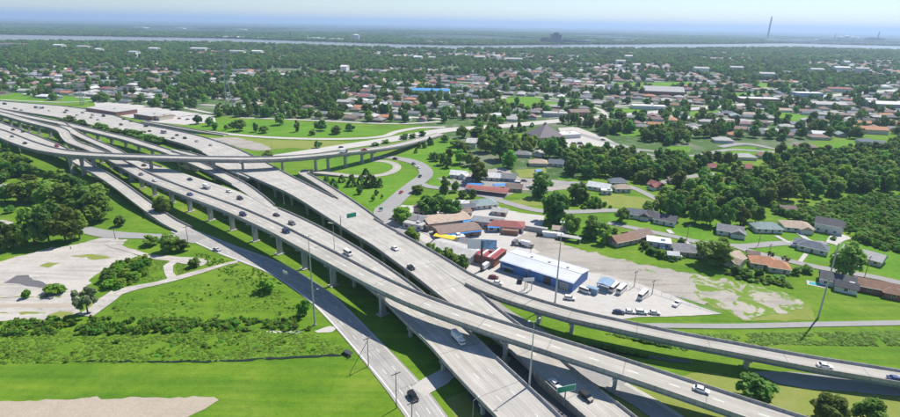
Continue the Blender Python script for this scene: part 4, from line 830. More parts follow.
# ------------------------------------------------------------------ trees
def crown_mesh(name, kind, seed, mat, nq=1600, size=.06):
    r = np.random.RandomState(seed); cl = []
    nb = dict(oak=34, tall=30, cone=46, bush=22, loose=26)[kind]
    while len(cl) < nb:
        p = r.uniform(-1, 1, 3); d = np.linalg.norm(p)
        if d > 1 or d < .35: continue
        if kind == 'oak': c = (p[0] * .37, p[1] * .37, .47 + p[2] * .40); s = r.uniform(.11, .18)
        elif kind == 'loose': c = (p[0] * .40, p[1] * .40, .52 + p[2] * .38); s = r.uniform(.08, .13)
        elif kind == 'tall': c = (p[0] * .36, p[1] * .36, .46 + p[2] * .44); s = r.uniform(.11, .17)
        elif kind == 'cone':
            z = r.uniform(.1, .93); q = .42 * (1 - z) ** .8 + .04; a = r.uniform(0, 6.28); c = (q * math.cos(a), q * math.sin(a), z); s = .07 + .07 * (1 - z)
        else: c = (p[0] * .36, p[1] * .36, .42 + p[2] * .36); s = r.uniform(.12, .2)
        cl.append((c, s, r.rand()))
    per = nq // nb; C = np.repeat(np.array([c for c, s, t in cl]), per, 0); Sg = np.repeat([s for c, s, t in cl], per); T = np.repeat([t for c, s, t in cl], per)
    n = len(C); d = r.normal(size=(n, 3)); d /= np.linalg.norm(d, axis=1)[:, None]; d[:, 2] = np.where(d[:, 2] < -.45, -d[:, 2], d[:, 2])
    P = C + d * (Sg * r.uniform(.55, 1.05, n))[:, None] * np.array([1, 1, .8])
    nn = d + r.normal(size=(n, 3)) * .5 + np.array([0, 0, .75]); nn /= np.linalg.norm(nn, axis=1)[:, None]
    t = np.cross(nn, r.normal(size=(n, 3))); t /= np.linalg.norm(t, axis=1)[:, None]; b = np.cross(nn, t)
    sz = (size * r.uniform(.6, 1.35, n))[:, None]; k2 = r.uniform(.55, 1, n)[:, None]
    V = np.stack([P - t * sz, P + b * sz * k2, P + t * sz, P - b * sz * k2], 1).reshape(-1, 3)
    zmax = V[:, 2].max(); V[:, 2] /= zmax; V[:, :2] /= (np.abs(V[:, :2]).max(0) * 2)[None]
    me = bpy.data.meshes.new(name); me.vertices.add(4 * n); me.vertices.foreach_set('co', V.ravel()); me.loops.add(4 * n); me.loops.foreach_set('vertex_index', np.arange(4 * n, dtype=np.int32))
    me.polygons.add(n); me.polygons.foreach_set('loop_start', np.arange(0, 4 * n, 4, dtype=np.int32)); me.polygons.foreach_set('loop_total', np.full(n, 4, dtype=np.int32))
    at = me.attributes.new('tone', 'FLOAT', 'FACE'); at.data.foreach_set('value', np.clip(T * .7 + r.rand(n) * .45 - .05, 0, 1).astype(np.float32))
    me.materials.append(MATS[mat]); me.update(); me.validate(); return me
def trunk_mesh(name, kind, seed):
    r = random.Random(seed); mb = MB(); th = dict(oak=.42, tall=.5, cone=.85, bush=.35, loose=.45)[kind]; lean = Vector((r.uniform(-.03, .03), r.uniform(-.03, .03), th))
    mb.tube((0, 0, -.03), lean * .5, .04, .03, 7); mb.tube(lean * .5, lean, .03, .02, 7)
    for i in range(6):
        a = i * 1.05 + r.uniform(-.3, .3); b = lean * r.uniform(.6, 1); e = b + Vector((math.cos(a) * .28, math.sin(a) * .28, r.uniform(.12, .26))) * (.45 if kind == 'cone' else 1)
        mb.tube(b, e, .017, .005, 5)
    return mb.mesh(name, ['bark'])
CROWN, TRUNK = {}, {}
for kind, cnt, mat in (('oak', 5, 'leaf_tree'), ('tall', 4, 'leaf_tree'), ('cone', 2, 'leaf_tree'), ('bush', 4, 'leaf_tree'), ('loose', 2, 'leaf_pale')):
    CROWN[kind] = [crown_mesh('crown_%s' % kind, kind, 40 + i * 7 + len(kind), mat, 1600) for i in range(cnt)]
    TRUNK[kind] = [trunk_mesh('trunk_%s' % kind, kind, i) for i in range(cnt)]
CROWN['bright'] = [crown_mesh('crown_bright', 'oak', 140 + i, 'leaf_bright', 1500) for i in range(2)]; TRUNK['bright'] = TRUNK['oak']
CROWN['shrub'] = [crown_mesh('crown_shrub', 'bush', 170 + i, 'leaf_bright', 700, .07) for i in range(3)]; TRUNK['shrub'] = TRUNK['bush']
CROWN['reed'] = [crown_mesh('crown_reed', 'bush', 190 + i, 'leaf_reed', 260, .10) for i in range(3)]
rt = random.Random(5); TREES = []
def tree(P, w_, h_, kind, label, cat='tree', name=None, group=None):
    i = rt.randrange(len(CROWN[kind])); rz = rt.uniform(0, 6.28)
    r_ = empty(name or {'cone': 'conifer', 'bush': 'shrub', 'shrub': 'shrub'}.get(kind, 'broadleaf_tree'), label, cat, (P[0], P[1], 0), rz, group)
    link('trunk', TRUNK[kind][i % len(TRUNK[kind])], r_, sc=(min(w_, h_) * .9, min(w_, h_) * .9, h_)); link('crown', CROWN[kind][i], r_, sc=(w_, w_, h_)); TREES.append((P[0], P[1], w_ / 2)); return r_
ITEMS = []
SIZEW = lambda h: 'tall' if h > 13 else 'mid-sized' if h > 8 else 'small'
def px_tree(px, py, wp, hp, kind='oak', label=None):
    P = up(px, py); k = depth(P); w_ = max(1.2, wp * k / FPX * (1.3 if kind == 'cone' else 1.08)); h_ = max(1.2, hgt(P, py - hp * .93)); h_ = min(h_, w_ * 2.4 + 2)
    r_ = tree(P, w_, h_, kind, label or '', 'shrub' if kind in ('bush', 'shrub') else 'tree')
    if not label: ITEMS.append((r_, '%s %s' % (SIZEW(h_), {'cone': 'dark conical', 'tall': 'upright green', 'oak': 'rounded green', 'bright': 'bright green', 'bush': 'dark bushy', 'shrub': 'bright bushy', 'loose': 'pale leafy'}[kind]), P.x, P.y, kind))
RANK_LAND += [('the left concrete yard', up(60, 270)), ('the descending ramp foot', up(190, 235)), ('the loop ramp', up(390, 170)), ('the billboard', up(481, 270)), ('the tall steel power pole', up(818, 318)), ('the dark-roofed pool house', up(836, 284)), ('the dry field', up(625, 200)), ('the two-storey dark-roofed house', up(826, 230)), ('the market canopy', up(487, 193)), ('the white roof in the wood', up(800, 180))]
L_ = ['wide dark tree standing between the flyover and the exit ramp, at bottom right', 'round dark tree, left of the pair at the bottom right corner', 'round dark tree, right of the pair at the bottom right corner']
for q in [(752, 400, 40, 26, 'oak', L_[0]), (826, 420, 33, 28, 'oak', L_[1]), (866, 423, 33, 28, 'oak', L_[2]),
          (713, 264, 33, 30, 'oak', 'big round dark tree between the grey hipped house and tan gabled house'), (842, 277, 34, 38, 'oak', 'big round dark tree in front of the long grey-roofed house'),
          (164, 214, 20, 20, 'tall', 'single tree between descending ramp and flyover piers'), (88, 314, 23, 28, 'loose', 'pale loose-leaved tree at the lower edge of the concrete yard'),
          (27, 298, 9, 9, 'bright', 'tiny round tree standing alone on the concrete yard'), (120, 226, 12, 12, 'oak', 'small round tree alone right of the left woods'), (413, 242, 17, 16, 'bright', 'bright round tree beside the freeway edge by the shops'),
          (478, 183, 20, 29, 'tall', 'tall dark tree behind the white cottages'), (460, 164, 13, 16, 'bright', 'yellow-green tree on the lawn left of the tall dark tree'), (540, 196, 22, 27, 'tall', 'tall tree behind the blue tent'), (553, 221, 27, 34, 'tall', 'tallest dark tree left of the patio cover'),
          (622, 222, 16, 16, 'oak', 'round tree left of the blue-grey bungalow'), (303, 316, 15, 18, 'shrub', 'bright bush beside the tall light mast on the left'), (268, 290, 22, 15, 'shrub', 'bushy clump at the frontage road bend')]: px_tree(*q)
for q in [(50, 207, 30, 28), (65, 213, 32, 33), (85, 218, 34, 34), (100, 221, 28, 32), (75, 202, 34, 30), (60, 194, 30, 26), (95, 207, 28, 25), (20, 202, 24, 22), (35, 202, 25, 24), (5, 202, 20, 18), (10, 213, 10, 8), (5, 172, 24, 22), (20, 174, 25, 22), (12, 162, 20, 16), (-4, 184, 20, 18), (30, 182, 16, 8), (-8, 165, 20, 16),
          (10, 249, 22, 30), (22, 247, 18, 26), (35, 244, 25, 40), (50, 244, 28, 42), (66, 242, 28, 40), (80, 239, 18, 32), (0, 252, 18, 24), (42, 230, 24, 26), (58, 230, 26, 28),
          (402, 223, 20, 18, 'bright'), (430, 216, 26, 22), (440, 215, 22, 22), (452, 217, 20, 20), (430, 257, 15, 16), (447, 266, 20, 20), (460, 272, 20, 18), (438, 260, 14, 14),
          (444, 194, 12, 20, 'tall'), (418, 193, 14, 9, 'bright'), (472, 198, 9, 10, 'tall'), (462, 198, 10, 9), (455, 192, 10, 12), (448, 168, 10, 12), (572, 234, 18, 22), (590, 237, 22, 24, 'tall'), (603, 243, 15, 22, 'tall'), (578, 201, 22, 22), (594, 207, 13, 12, 'bright'), (660, 213, 20, 20), (672, 219, 20, 30), (680, 208, 18, 20), (648, 210, 12, 8, 'bush'), (666, 200, 18, 14),
          (436, 161, 10, 10), (443, 165, 12, 14), (449, 159, 10, 12), (432, 159, 8, 7), (419, 148, 5, 7, 'cone'), (424, 148, 5, 7, 'cone'), (430, 145, 7, 9, 'cone'), (416, 153, 4, 5, 'cone'),
          (152, 245, 16, 11, 'oak'), (170, 251, 20, 20, 'tall'), (182, 251, 16, 13, 'oak'), (195, 267, 12, 10, 'oak'), (108, 281, 16, 12, 'bush'), (110, 288, 14, 9, 'shrub'), (126, 278, 16, 10, 'shrub'), (138, 272, 16, 11, 'shrub'), (134, 280, 15, 9, 'shrub'), (120, 286, 14, 8, 'shrub'), (146, 266, 12, 8, 'shrub'), (55, 294, 20, 10, 'shrub'), (50, 292, 12, 8, 'shrub'), (62, 292, 10, 6, 'shrub'),
          (327, 185, 9, 10, 'cone'), (334, 188, 9, 11, 'cone'), (342, 182, 7, 8, 'cone'), (352, 186, 10, 13, 'cone'), (361, 185, 8, 11, 'cone'), (366, 178, 9, 11, 'cone'), (370, 187, 12, 14, 'cone'), (374, 187, 8, 13, 'cone'), (380, 187, 7, 10, 'cone'), (359.5, 194, 7, 9), (376.5, 195, 5, 6), (373, 201, 5, 6), (382, 198, 3, 4), (326, 192, 5, 6),
          (695, 223, 16, 24), (710, 225, 18, 26), (725, 227, 17, 24), (740, 226, 18, 22), (755, 223, 16, 18), (703, 216, 18, 22), (733, 216, 18, 20), (685, 214, 16, 18), (748, 214, 18, 18),
          (758, 276, 10, 9, 'bush'), (745, 277, 14, 9, 'bush'), (735, 274, 14, 9, 'bush'), (780, 281, 14, 7, 'bush'), (795, 274, 10, 8), (806, 272, 14, 8, 'oak'), (770, 258, 7, 7, 'loose'), (652, 254, 12, 7, 'shrub'), (662, 257, 14, 8, 'shrub'), (644, 248, 10, 8, 'bush'), (672, 260, 10, 5, 'shrub'), (681, 243, 9, 6, 'bush'), (615, 233, 8, 6, 'bush'), (648, 207, 10, 7, 'bush'), (833, 240, 6, 4, 'bush'), (785, 262, 9, 6, 'loose'),
          (240, 131, 14, 13), (256, 132, 6, 11, 'tall'), (264, 133, 11, 8), (297, 132, 6, 13, 'tall'), (280, 125, 12, 14), (313, 135, 8, 6), (320, 131, 14, 12), (337, 134, 12, 9), (226, 130, 5, 6), (232, 128, 7, 7), (350, 131, 10, 8), (318, 148, 8, 8), (268, 157, 12, 7, 'bush'), (375, 146, 9, 4, 'bush'), (386, 143, 9, 4, 'bush'), (404, 139, 9, 6), (413, 138, 8, 5), (422, 136, 9, 6), (210, 126, 9, 10), (215, 130, 7, 9, 'tall'), (198, 124, 10, 10),
          (68, 123, 16, 8), (80, 126, 13, 7), (100, 131, 18, 9), (128, 138, 16, 10), (138, 140, 18, 11), (148, 143, 18, 10), (158, 144, 16, 9), (195, 154, 12, 5, 'bush'), (115, 134, 14, 7, 'bush'),
          (470, 166, 12, 16), (500, 160, 24, 26), (486, 152, 20, 20), (512, 150, 18, 18), (492, 140, 16, 14), (462, 138, 14, 14), (476, 138, 14, 12), (508, 168, 16, 20, 'bright'), (530, 150, 14, 16), (549, 158, 18, 24), (560, 152, 16, 18), (456, 147, 12, 9), (463, 152, 16, 12), (445, 142, 10, 8), (520, 132, 8, 6), (512, 131, 5, 7, 'cone'), (519, 130, 6, 9, 'cone'), (524, 131, 5, 6, 'cone'), (532, 127, 5, 5, 'cone'), (545, 127, 5, 5, 'cone')]: px_tree(*q)
# woods: polygons filled with single trees
def fill(poly, step, hmin, hmax, kinds, seed, edge=.0):
    W = np.array([tuple(up(a, b))[:2] for a, b in poly]); r = np.random.RandomState(seed); lo, hi = W.min(0), W.max(0); out = []
    for x in np.arange(lo[0], hi[0], step):
        for y in np.arange(lo[1], hi[1], step): out.append((x + r.uniform(-.45, .45) * step, y + r.uniform(-.45, .45) * step))
    if not out: return []
    O = np.array(out); O = O[in_poly(O[:, 0], O[:, 1], W)]; O = O[~blocked(O[:, 0], O[:, 1], 2.5)]
    res = []
    for x, y in O:
        if any(math.hypot(x - a, y - b) < c + 3.5 for a, b, c in HOUSES): continue
        h_ = r.uniform(hmin, hmax); res.append((x, y, h_ * r.uniform(.8, 1.15), h_, kinds[r.randint(len(kinds))]))
    return res
OTK = ['oak', 'oak', 'tall', 'bright', 'oak', 'bright']
CAND = []
for poly, st, a, b, kd, sd_ in [
    ([(672, 190), (700, 178), (735, 172), (760, 166), (790, 160), (830, 164), (900, 172), (930, 172), (930, 196), (860, 195), (805, 204), (768, 205), (745, 212), (700, 214), (680, 206)], 10.5, 8, 15, ['oak', 'tall', 'bright', 'oak', 'bright'], 1),
    ([(560, 160), (600, 156), (640, 160), (660, 170), (664, 180), (640, 186), (625, 180), (600, 178), (576, 180), (560, 172)], 9, 9, 15, OTK, 2),
    ([(640, 134), (668, 138), (690, 144), (664, 146), (640, 140)], 10, 9, 14, OTK, 3), ([(598, 128), (640, 122), (650, 130), (620, 134), (600, 136)], 11, 9, 15, OTK, 4),
    ([(655, 160), (690, 164), (706, 170), (690, 176), (660, 180)], 9, 9, 14, OTK, 5), ([(700, 160), (714, 158), (740, 164), (734, 172), (708, 176)], 11, 8, 13, OTK, 6),
    ([(780, 150), (800, 154), (840, 156), (870, 152), (900, 158), (900, 172), (830, 166), (780, 160)], 10, 8, 13, OTK, 7), ([(886, 146), (930, 148), (930, 160), (884, 158)], 9, 10, 15, OTK, 8),
    ([(476, 130), (500, 132), (520, 144), (560, 148), (566, 158), (540, 160), (500, 156), (480, 146)], 11, 8, 13, OTK, 9), ([(0, 140), (24, 160), (40, 178), (0, 182), (-30, 176), (-30, 150)], 10, 9, 13, OTK, 10)]:
    CAND += fill(poly, st, a, b, kd, sd_)
# loose scatter over the whole suburb, thinning outward as the picture shows ever less of each crown
def scatter():
    r = np.random.RandomState(9); X, Y, Wd, Hh = [], [], [], []
    for d0, d1, st in ((430, 700, 10.5), (700, 1000, 11.5), (1000, 1500, 14), (1500, 2200, 18), (2200, 3200, 24), (3200, 5200, 34), (5200, 9000, 62)):
        nx = int(2 * d1 * .98 / st); ny = int((d1 - d0) / st); x, y = np.meshgrid(np.linspace(-d1 * .98, d1 * .98, nx), np.linspace(d0, d1, ny, endpoint=False))
        x = x.ravel() + r.uniform(-.48, .48, nx * ny) * st; y = y.ravel() + r.uniform(-.48, .48, nx * ny) * st
        X.append(x); Y.append(y); Wd.append(np.full(len(x), max(9.5, st * 1.02)) * r.uniform(.65, 1.25, len(x))); Hh.append((8 + r.rand(len(x)) * 6.5))
    X, Y, Wd, Hh = map(np.concatenate, (X, Y, Wd, Hh)); px, py, k = px_of(X, Y)
    m = (px > -45) & (px < 945) & (py < line(px, SUB_EDGE) + 2)
    m &= ~((py < line(px, BANK_N) + .3) & (py > line(px, BANK_F) - .15))
    m &= (vnoise(X, Y, 140, 31) * .6 + vnoise(X, Y, 45, 32) * .4 > np.where(py > 100, .34, .30)) | (py < 46)
    m &= (py > line(px, BANK_N)) | (vnoise(X, Y, 900, 33) > .45)
    X, Y, Wd, Hh = X[m], Y[m], Wd[m], Hh[m]; px, py, k = px_of(X, Y)
    bad = np.zeros(len(X), bool); sel = k < 1600; b2 = blocked(X[sel], Y[sel], 3.5)
    for q in KEEP_LAWN: b2 |= in_poly(X[sel], Y[sel], q)
    bad[np.where(sel)[0][b2]] = True
    HA = np.array(HOUSES); gx = {}
    for x, y, c in HOUSES: gx.setdefault((int(x // 40), int(y // 40)), []).append((x, y, c))
    for i in np.where(~bad & (k < 3600))[0]:
        a, b = int(X[i] // 40), int(Y[i] // 40); done = False
        for da in (-1, 0, 1):
            for db in (-1, 0, 1):
                for x, y, c in gx.get((a + da, b + db), ()):
                    if abs(X[i] - x) < c + 2.5 and -c - 5 < Y[i] - y < c + 2: done = True; break
        if done: bad[i] = True
    for x, y, c in TREES:
        bad |= np.hypot(X - x, Y - y) < c + 2
    return X[~bad], Y[~bad], Wd[~bad], Hh[~bad]
SX, SY, SW, SHH = scatter()
kk = ['oak', 'oak', 'oak', 'tall', 'bright', 'oak', 'bright', 'tall']
CAND += [(x, y, w_, h_, kk[rt.randrange(8)]) for x, y, w_, h_ in zip(SX, SY, SW, SHH)]
CAND.sort(key=lambda q: -q[3] / depth((q[0], q[1], 0)))
vis = []; rest = []
for q in CAND:
    p = pj((q[0], q[1], q[3] / 2)); (vis if (0 < p[0] < 900 and len(vis) + len(TREES) < 298) else rest).append(q)
for x, y, w_, h_, kd in vis:
    r_ = tree((x, y), w_, h_, kd, '', 'tree'); ITEMS.append((r_, '%s %s' % (SIZEW(h_), {'tall': 'upright green', 'oak': 'rounded green', 'bright': 'bright green'}[kd]), x, y, kd))
rank_labels([q[:4] for q in ITEMS if q[4] not in ('bush', 'shrub')], 'tree'); rank_labels([q[:4] for q in ITEMS if q[4] in ('bush', 'shrub')], 'shrub')
for q in ITEMS: q[0]['group'] = 'shrubs' if q[4] in ('bush', 'shrub') else 'trees around the interchange'

def instanced(name, pts, kinds, label):
    """one object: a cloud of points (x, y, width, height, kind) with a crown standing on each"""
    src = []
    for k in kinds:
        for me in CROWN[k]:
            o = next((o for o in bpy.data.objects if o.data == me), None)
            if o: src.append((k, o))
    idx = {}
    for i, (k, o) in enumerate(src): idx.setdefault(k, []).append(i)
    n = len(pts); me = bpy.data.meshes.new(name); me.vertices.add(n); me.vertices.foreach_set('co', [c for q in pts for c in (q[0], q[1], 0.0)])
    a = me.attributes.new('size', 'FLOAT_VECTOR', 'POINT'); a.data.foreach_set('vector', [c for q in pts for c in (q[2], q[2], q[3])])
    a = me.attributes.new('turn', 'FLOAT', 'POINT'); a.data.foreach_set('value', [rt.uniform(0, 6.28) for _ in pts])
    a = me.attributes.new('pick', 'INT', 'POINT'); a.data.foreach_set('value', [rt.choice(idx[q[4]]) for q in pts])
    ob = link(name, me); ob['kind'] = 'stuff'; ob['label'] = label; ob['category'] = name.replace('_', ' ')
    ng = bpy.data.node_groups.new(name, 'GeometryNodeTree'); ng.interface.new_socket('Geometry', in_out='INPUT', socket_type='NodeSocketGeometry'); ng.interface.new_socket('Geometry', in_out='OUTPUT', socket_type='NodeSocketGeometry')
    N, Lk = ng.nodes, ng.links; gi, go = N.new('NodeGroupInput'), N.new('NodeGroupOutput'); ip = N.new('GeometryNodeInstanceOnPoints'); g2i = N.new('GeometryNodeJoinGeometry')
    for k, o in reversed(src):
        oi = N.new('GeometryNodeObjectInfo'); oi.inputs['Object'].default_value = o; oi.inputs['As Instance'].default_value = True; Lk.new(oi.outputs['Geometry'], g2i.inputs[0])
    def attr(nm, ty):
        q = N.new('GeometryNodeInputNamedAttribute'); q.data_type = ty; q.inputs['Name'].default_value = nm; return next(s for s in q.outputs if s.enabled)
    mp = N.new('GeometryNodeMeshToPoints'); Lk.new(gi.outputs[0], mp.inputs[0]); Lk.new(mp.outputs[0], ip.inputs['Points']); Lk.new(g2i.outputs[0], ip.inputs['Instance'])
    ip.inputs['Pick Instance'].default_value = True; Lk.new(attr('pick', 'INT'), ip.inputs['Instance Index']); Lk.new(attr('size', 'FLOAT_VECTOR'), ip.inputs['Scale'])
    cb = N.new('ShaderNodeCombineXYZ'); Lk.new(attr('turn', 'FLOAT'), cb.inputs[2])
    er = N.new('FunctionNodeEulerToRotation'); Lk.new(cb.outputs[0], er.inputs[0]); Lk.new(er.outputs[0], ip.inputs['Rotation']); Lk.new(ip.outputs[0], go.inputs[0])
    md = ob.modifiers.new('scatter', 'NODES'); md.node_group = ng; return ob
print('trees', len(TREES), 'stuff trees', len(rest), 'houses', len(MIDH), 'far', sum(len(t.f) for t in far_house.values()))
# thicket, reeds and rough grass
def sprinkle(polys, n, w0, w1, h0, h1, kinds, seed, keep=True, gaps=0):
    r = np.random.RandomState(seed); out = []
    for poly in polys:
        W = np.array([tuple(up(a, b))[:2] for a, b in poly]); lo, hi = W.min(0), W.max(0); X = r.uniform(lo[0], hi[0], n * 8); Y = r.uniform(lo[1], hi[1], n * 8); m = in_poly(X, Y, W)
        if keep: m &= ~blocked(X, Y, .8)
        if gaps: m &= vnoise(X, Y, 7, seed + 1) * .6 + vnoise(X, Y, 2.6, seed + 2) * .4 > gaps
        X, Y = X[m][:n], Y[m][:n]; nz = vnoise(X, Y, 14, seed)
        for x, y, q in zip(X, Y, nz):
            s = .4 + .9 * q; out.append((x, y, r.uniform(w0, w1), r.uniform(h0, h1) * s, kinds[r.randint(len(kinds))]))
    return out
TH = sprinkle([[(768, 206), (806, 206), (860, 198), (940, 192), (940, 258), (890, 252), (850, 240), (836, 232), (800, 222), (775, 214)]], 1500, 2.5, 5.5, 1.2, 4.2, ['shrub'], 51)
TH += sprinkle([[(568, 205), (582, 198), (600, 204), (612, 208), (580, 210)], [(560, 212), (580, 224), (570, 232), (552, 222)]], 60, 2.5, 4, 1.5, 3.5, ['shrub'], 52)
TH += sprinkle([[(112, 262), (150, 258), (152, 268), (140, 282), (118, 290), (100, 290), (104, 276)]], 110, 2, 4, 1, 3, ['shrub'], 54)
TH += sprinkle([[(640, 247), (668, 250), (684, 258), (672, 262), (640, 252)], [(725, 272), (760, 276), (792, 283), (790, 288), (750, 282), (724, 276)]], 70, 2, 3.6, 1.2, 2.8, ['bush', 'shrub'], 55)
RE = sprinkle([[(-20, 321), (80, 319), (240, 319), (306, 322), (314, 330), (250, 331), (120, 334), (-20, 336)]], 900, .9, 3.0, .5, 2.4, ['shrub', 'shrub', 'bush'], 61, gaps=.42)
RE += sprinkle([[(-20, 332), (120, 331), (300, 329), (345, 348), (340, 354), (232, 361), (60, 363), (-20, 364)]], 4200, .4, 1.5, .08, .38, ['reed'], 62, gaps=.36)
RE += sprinkle([[(-20, 340), (120, 338), (300, 334), (345, 350), (232, 361), (60, 363), (-20, 364)]], 120, .8, 2.2, .4, 1.0, ['shrub'], 68, gaps=.5)
RE += sprinkle([[(108, 316), (120, 300), (180, 284), (240, 268), (262, 280), (300, 310), (300, 320), (200, 322)], [(110, 252), (180, 264), (200, 268), (160, 282), (120, 288)]], 1300, .4, 1.3, .05, .2, ['reed'], 63, gaps=.42)
RE += sprinkle([[(108, 316), (120, 300), (180, 284), (240, 268), (262, 280), (300, 310), (300, 320), (200, 322)]], 60, .8, 2.0, .3, .9, ['shrub'], 69, gaps=.5)
RE += sprinkle([[(540, 332), (580, 330), (612, 334), (720, 334), (900, 331), (960, 331), (960, 344), (880, 346), (780, 344), (700, 350), (640, 352), (590, 346)]], 4400, .5, 1.7, .1, .55, ['reed', 'reed', 'reed', 'shrub'], 64, gaps=.34)
RE += sprinkle([[(562, 333), (600, 334), (668, 346), (692, 358), (640, 356), (590, 344)]], 400, 1.4, 2.8, .8, 1.8, ['shrub'], 65, gaps=.3)
RE += sprinkle([[(196, 252), (262, 270), (300, 306), (296, 312), (260, 292), (230, 275), (196, 264)]], 240, .7, 1.6, .2, .8, ['reed', 'shrub'], 66, gaps=.4)
instanced('woodland', rest, ['oak', 'tall', 'bright'], 'mass of trees filling the suburb and the far river bank')
# a few real clumps stand out of the rough strip and carry the shapes that the mass repeats
for i, (px, py, t_) in enumerate(((118, 342, 'leftmost'), (205, 346, 'middle'), (284, 342, 'rightmost'))):
    P = up(px, py); tag(link('reed_clump', CROWN['reed'][i], None, (P.x, P.y, 0), 0, (2.6, 2.6, 1.5)), t_ + ' of three taller reed clumps in the rough strip above the ditch', 'reeds', 'reed clumps by the ditch')
for i, (px, py, t_) in enumerate(((160, 326, 'middle'), (236, 326, 'rightmost'), (60, 328, 'leftmost'))):
    P = up(px, py); tag(link('thicket_bush', CROWN['shrub'][i], None, (P.x, P.y, 0), 0, (4, 4, 2.6)), t_ + ' of three leafy bushes in the green strip below the concrete yard', 'shrub', 'bushes in the rough strip')
instanced('thicket', TH, ['shrub', 'bush'], 'bright green thicket of shrubs'); instanced('reeds', RE, ['reed', 'shrub', 'bush'], 'rough tall grass and reeds along the ditches')
#@@END4
# ------------------------------------------------------------------ vehicles
def car_parts(L, W, hb, ht, prof_c, key):
    """side profile in metres: lower body to hb, cabin prof_c up to ht"""
    b = MB(); x = L / 2
    lower = [(-x, .45), (-x + .05, .28), (x - .05, .28), (x, .5), (x - .05, hb - .12), (x * .55, hb), (-x * .9, hb + .03), (-x, hb - .1)]
    b.prism(lower, -W / 2, W / 2)
    c = prof_c; b.prism([(c[0], hb - .02), (c[3], hb - .02), (c[2], ht), (c[1], ht)], -W / 2 + .12, W / 2 - .12)
    g_ = MB(); w2 = W / 2 - .10; i_ = .1
    g_.prism([(c[0] + i_ * 1.6, hb + .08), (c[3] - i_ * 1.6, hb + .08), (c[2] - i_ * .5, ht - .12), (c[1] + i_ * .5, ht - .12)], -w2, w2)
    def pane(xa, za, xb, zb):
        d = Vector((xb - xa, 0, zb - za)); n_ = Vector((-d.z, 0, d.x)).normalized() * .03 * (1 if d.x < 0 else -1)
        n_ = Vector((math.copysign(.03, xa), 0, .02)); y = W / 2 - .24
        q = [Vector((xa, -y, za)).lerp(Vector((xb, -y, zb)), .12), Vector((xa, y, za)).lerp(Vector((xb, y, zb)), .12), Vector((xa, y, za)).lerp(Vector((xb, y, zb)), .9), Vector((xa, -y, za)).lerp(Vector((xb, -y, zb)), .9)]
        g_.quad([tuple(p + n_) for p in (q if xa > 0 else q[::-1])])
    pane(c[3], hb, c[2], ht); pane(c[0], hb, c[1], ht)
    return b.mesh(key + '_body', ['paint_white']), g_.mesh(key + '_windows', ['glass'])
wheel_me = MB().tube((0, -.12, 0), (0, .12, 0), .34, None, 10).mesh('wheel', ['tyre']); hub_me = MB().tube((0, -.13, 0), (0, .13, 0), .19, None, 8).mesh('hub', ['galvanised'])
lamp_me = MB().box(-.04, .04, -.2, .2, -.08, .08).mesh('headlight', ['lamp_lens']); tail_me = MB().box(-.04, .04, -.18, .18, -.09, .09).mesh('tail_light', ['tail_red'])
KIND = {'sedan': (4.7, 1.85, .92, 1.45, (-1.9, -1.15, .45, 1.15)), 'suv': (4.8, 1.95, 1.08, 1.75, (-2.3, -2.0, .6, 1.25)), 'van': (5.6, 2.0, 1.15, 2.3, (-2.75, -2.65, 1.5, 2.2)), 'pickup': (5.6, 1.95, 1.05, 1.8, (-.7, -.5, .7, 1.3)), 'bus': (8.2, 2.3, 1.25, 2.8, (-4.0, -3.95, 2.9, 3.5))}
CARME = {k: car_parts(*v, k) for k, v in KIND.items()}
boxme = MB().box(-5.2, 1.2, -1.2, 1.2, 1.0, 3.8).mesh('cargo_box', ['paint_white'])
chas = MB().box(-5.2, 3.6, -.5, .5, .55, .98).mesh('chassis', ['dark_steel'])
cab = MB().prism([(1.5, .6), (3.75, .6), (3.8, 1.5), (3.35, 2.75), (1.5, 2.75)], -1.15, 1.15).mesh('cab', ['paint_white'])
cabw = MB().prism([(2.2, 1.65), (3.78, 1.65), (3.45, 2.45), (2.2, 2.45)], -1.17, 1.17).mesh('windscreen', ['glass'])
CN = {'white': 'white', 'black': 'black', 'silver': 'silver', 'grey': 'grey', 'red': 'red', 'blue': 'blue', 'navy': 'dark blue', 'maroon': 'dark red', 'tan': 'tan', 'yellow': 'yellow'}
VEH = {}
def colour(o, m_):
    o.material_slots[0].link = 'OBJECT'; o.material_slots[0].material = m_
def vehicle(P, rz, kind, col, label, fine=True, group=None):
    nm = {'sedan': 'car', 'suv': 'car', 'van': 'van', 'pickup': 'pickup_truck', 'bus': 'bus', 'truck': 'box_truck'}[kind]
    r_ = empty(nm, label, nm.replace('_', ' '), P, rz, group); r_.scale = (.78,) * 3 if kind == 'truck' else (1, 1, 1); VEH.setdefault(label, []).append(r_)
    if kind == 'truck':
        a = link('cargo_box', boxme, r_); link('chassis', chas, r_); c = link('cab', cab, r_); colour(c, PAINT[col]); link('windscreen', cabw, c)
        for x in (-4, -2.8, 2.6):
            for y in (-1, 1): link('wheel', wheel_me, r_, (x, y * .95, .45), sc=(1.3, 1.4, 1.3))
        return r_
    L, W, hb, ht, c = KIND[kind]; b = link('body', CARME[kind][0], r_); colour(b, PAINT[col]); link('windows', CARME[kind][1], r_)
    for x in (-.31 * L, .31 * L):
        for y in (-1, 1):
            w_ = link('wheel', wheel_me, r_, (x, y * (W / 2 - .1), .34))
            if fine: link('hub', hub_me, w_)
    if fine:
        for y in (-1, 1): link('headlight', lamp_me, r_, (L / 2 - .01, y * (W / 2 - .35), .68)); link('tail_light', tail_me, r_, (-L / 2 + .01, y * (W / 2 - .32), .78))
    return r_
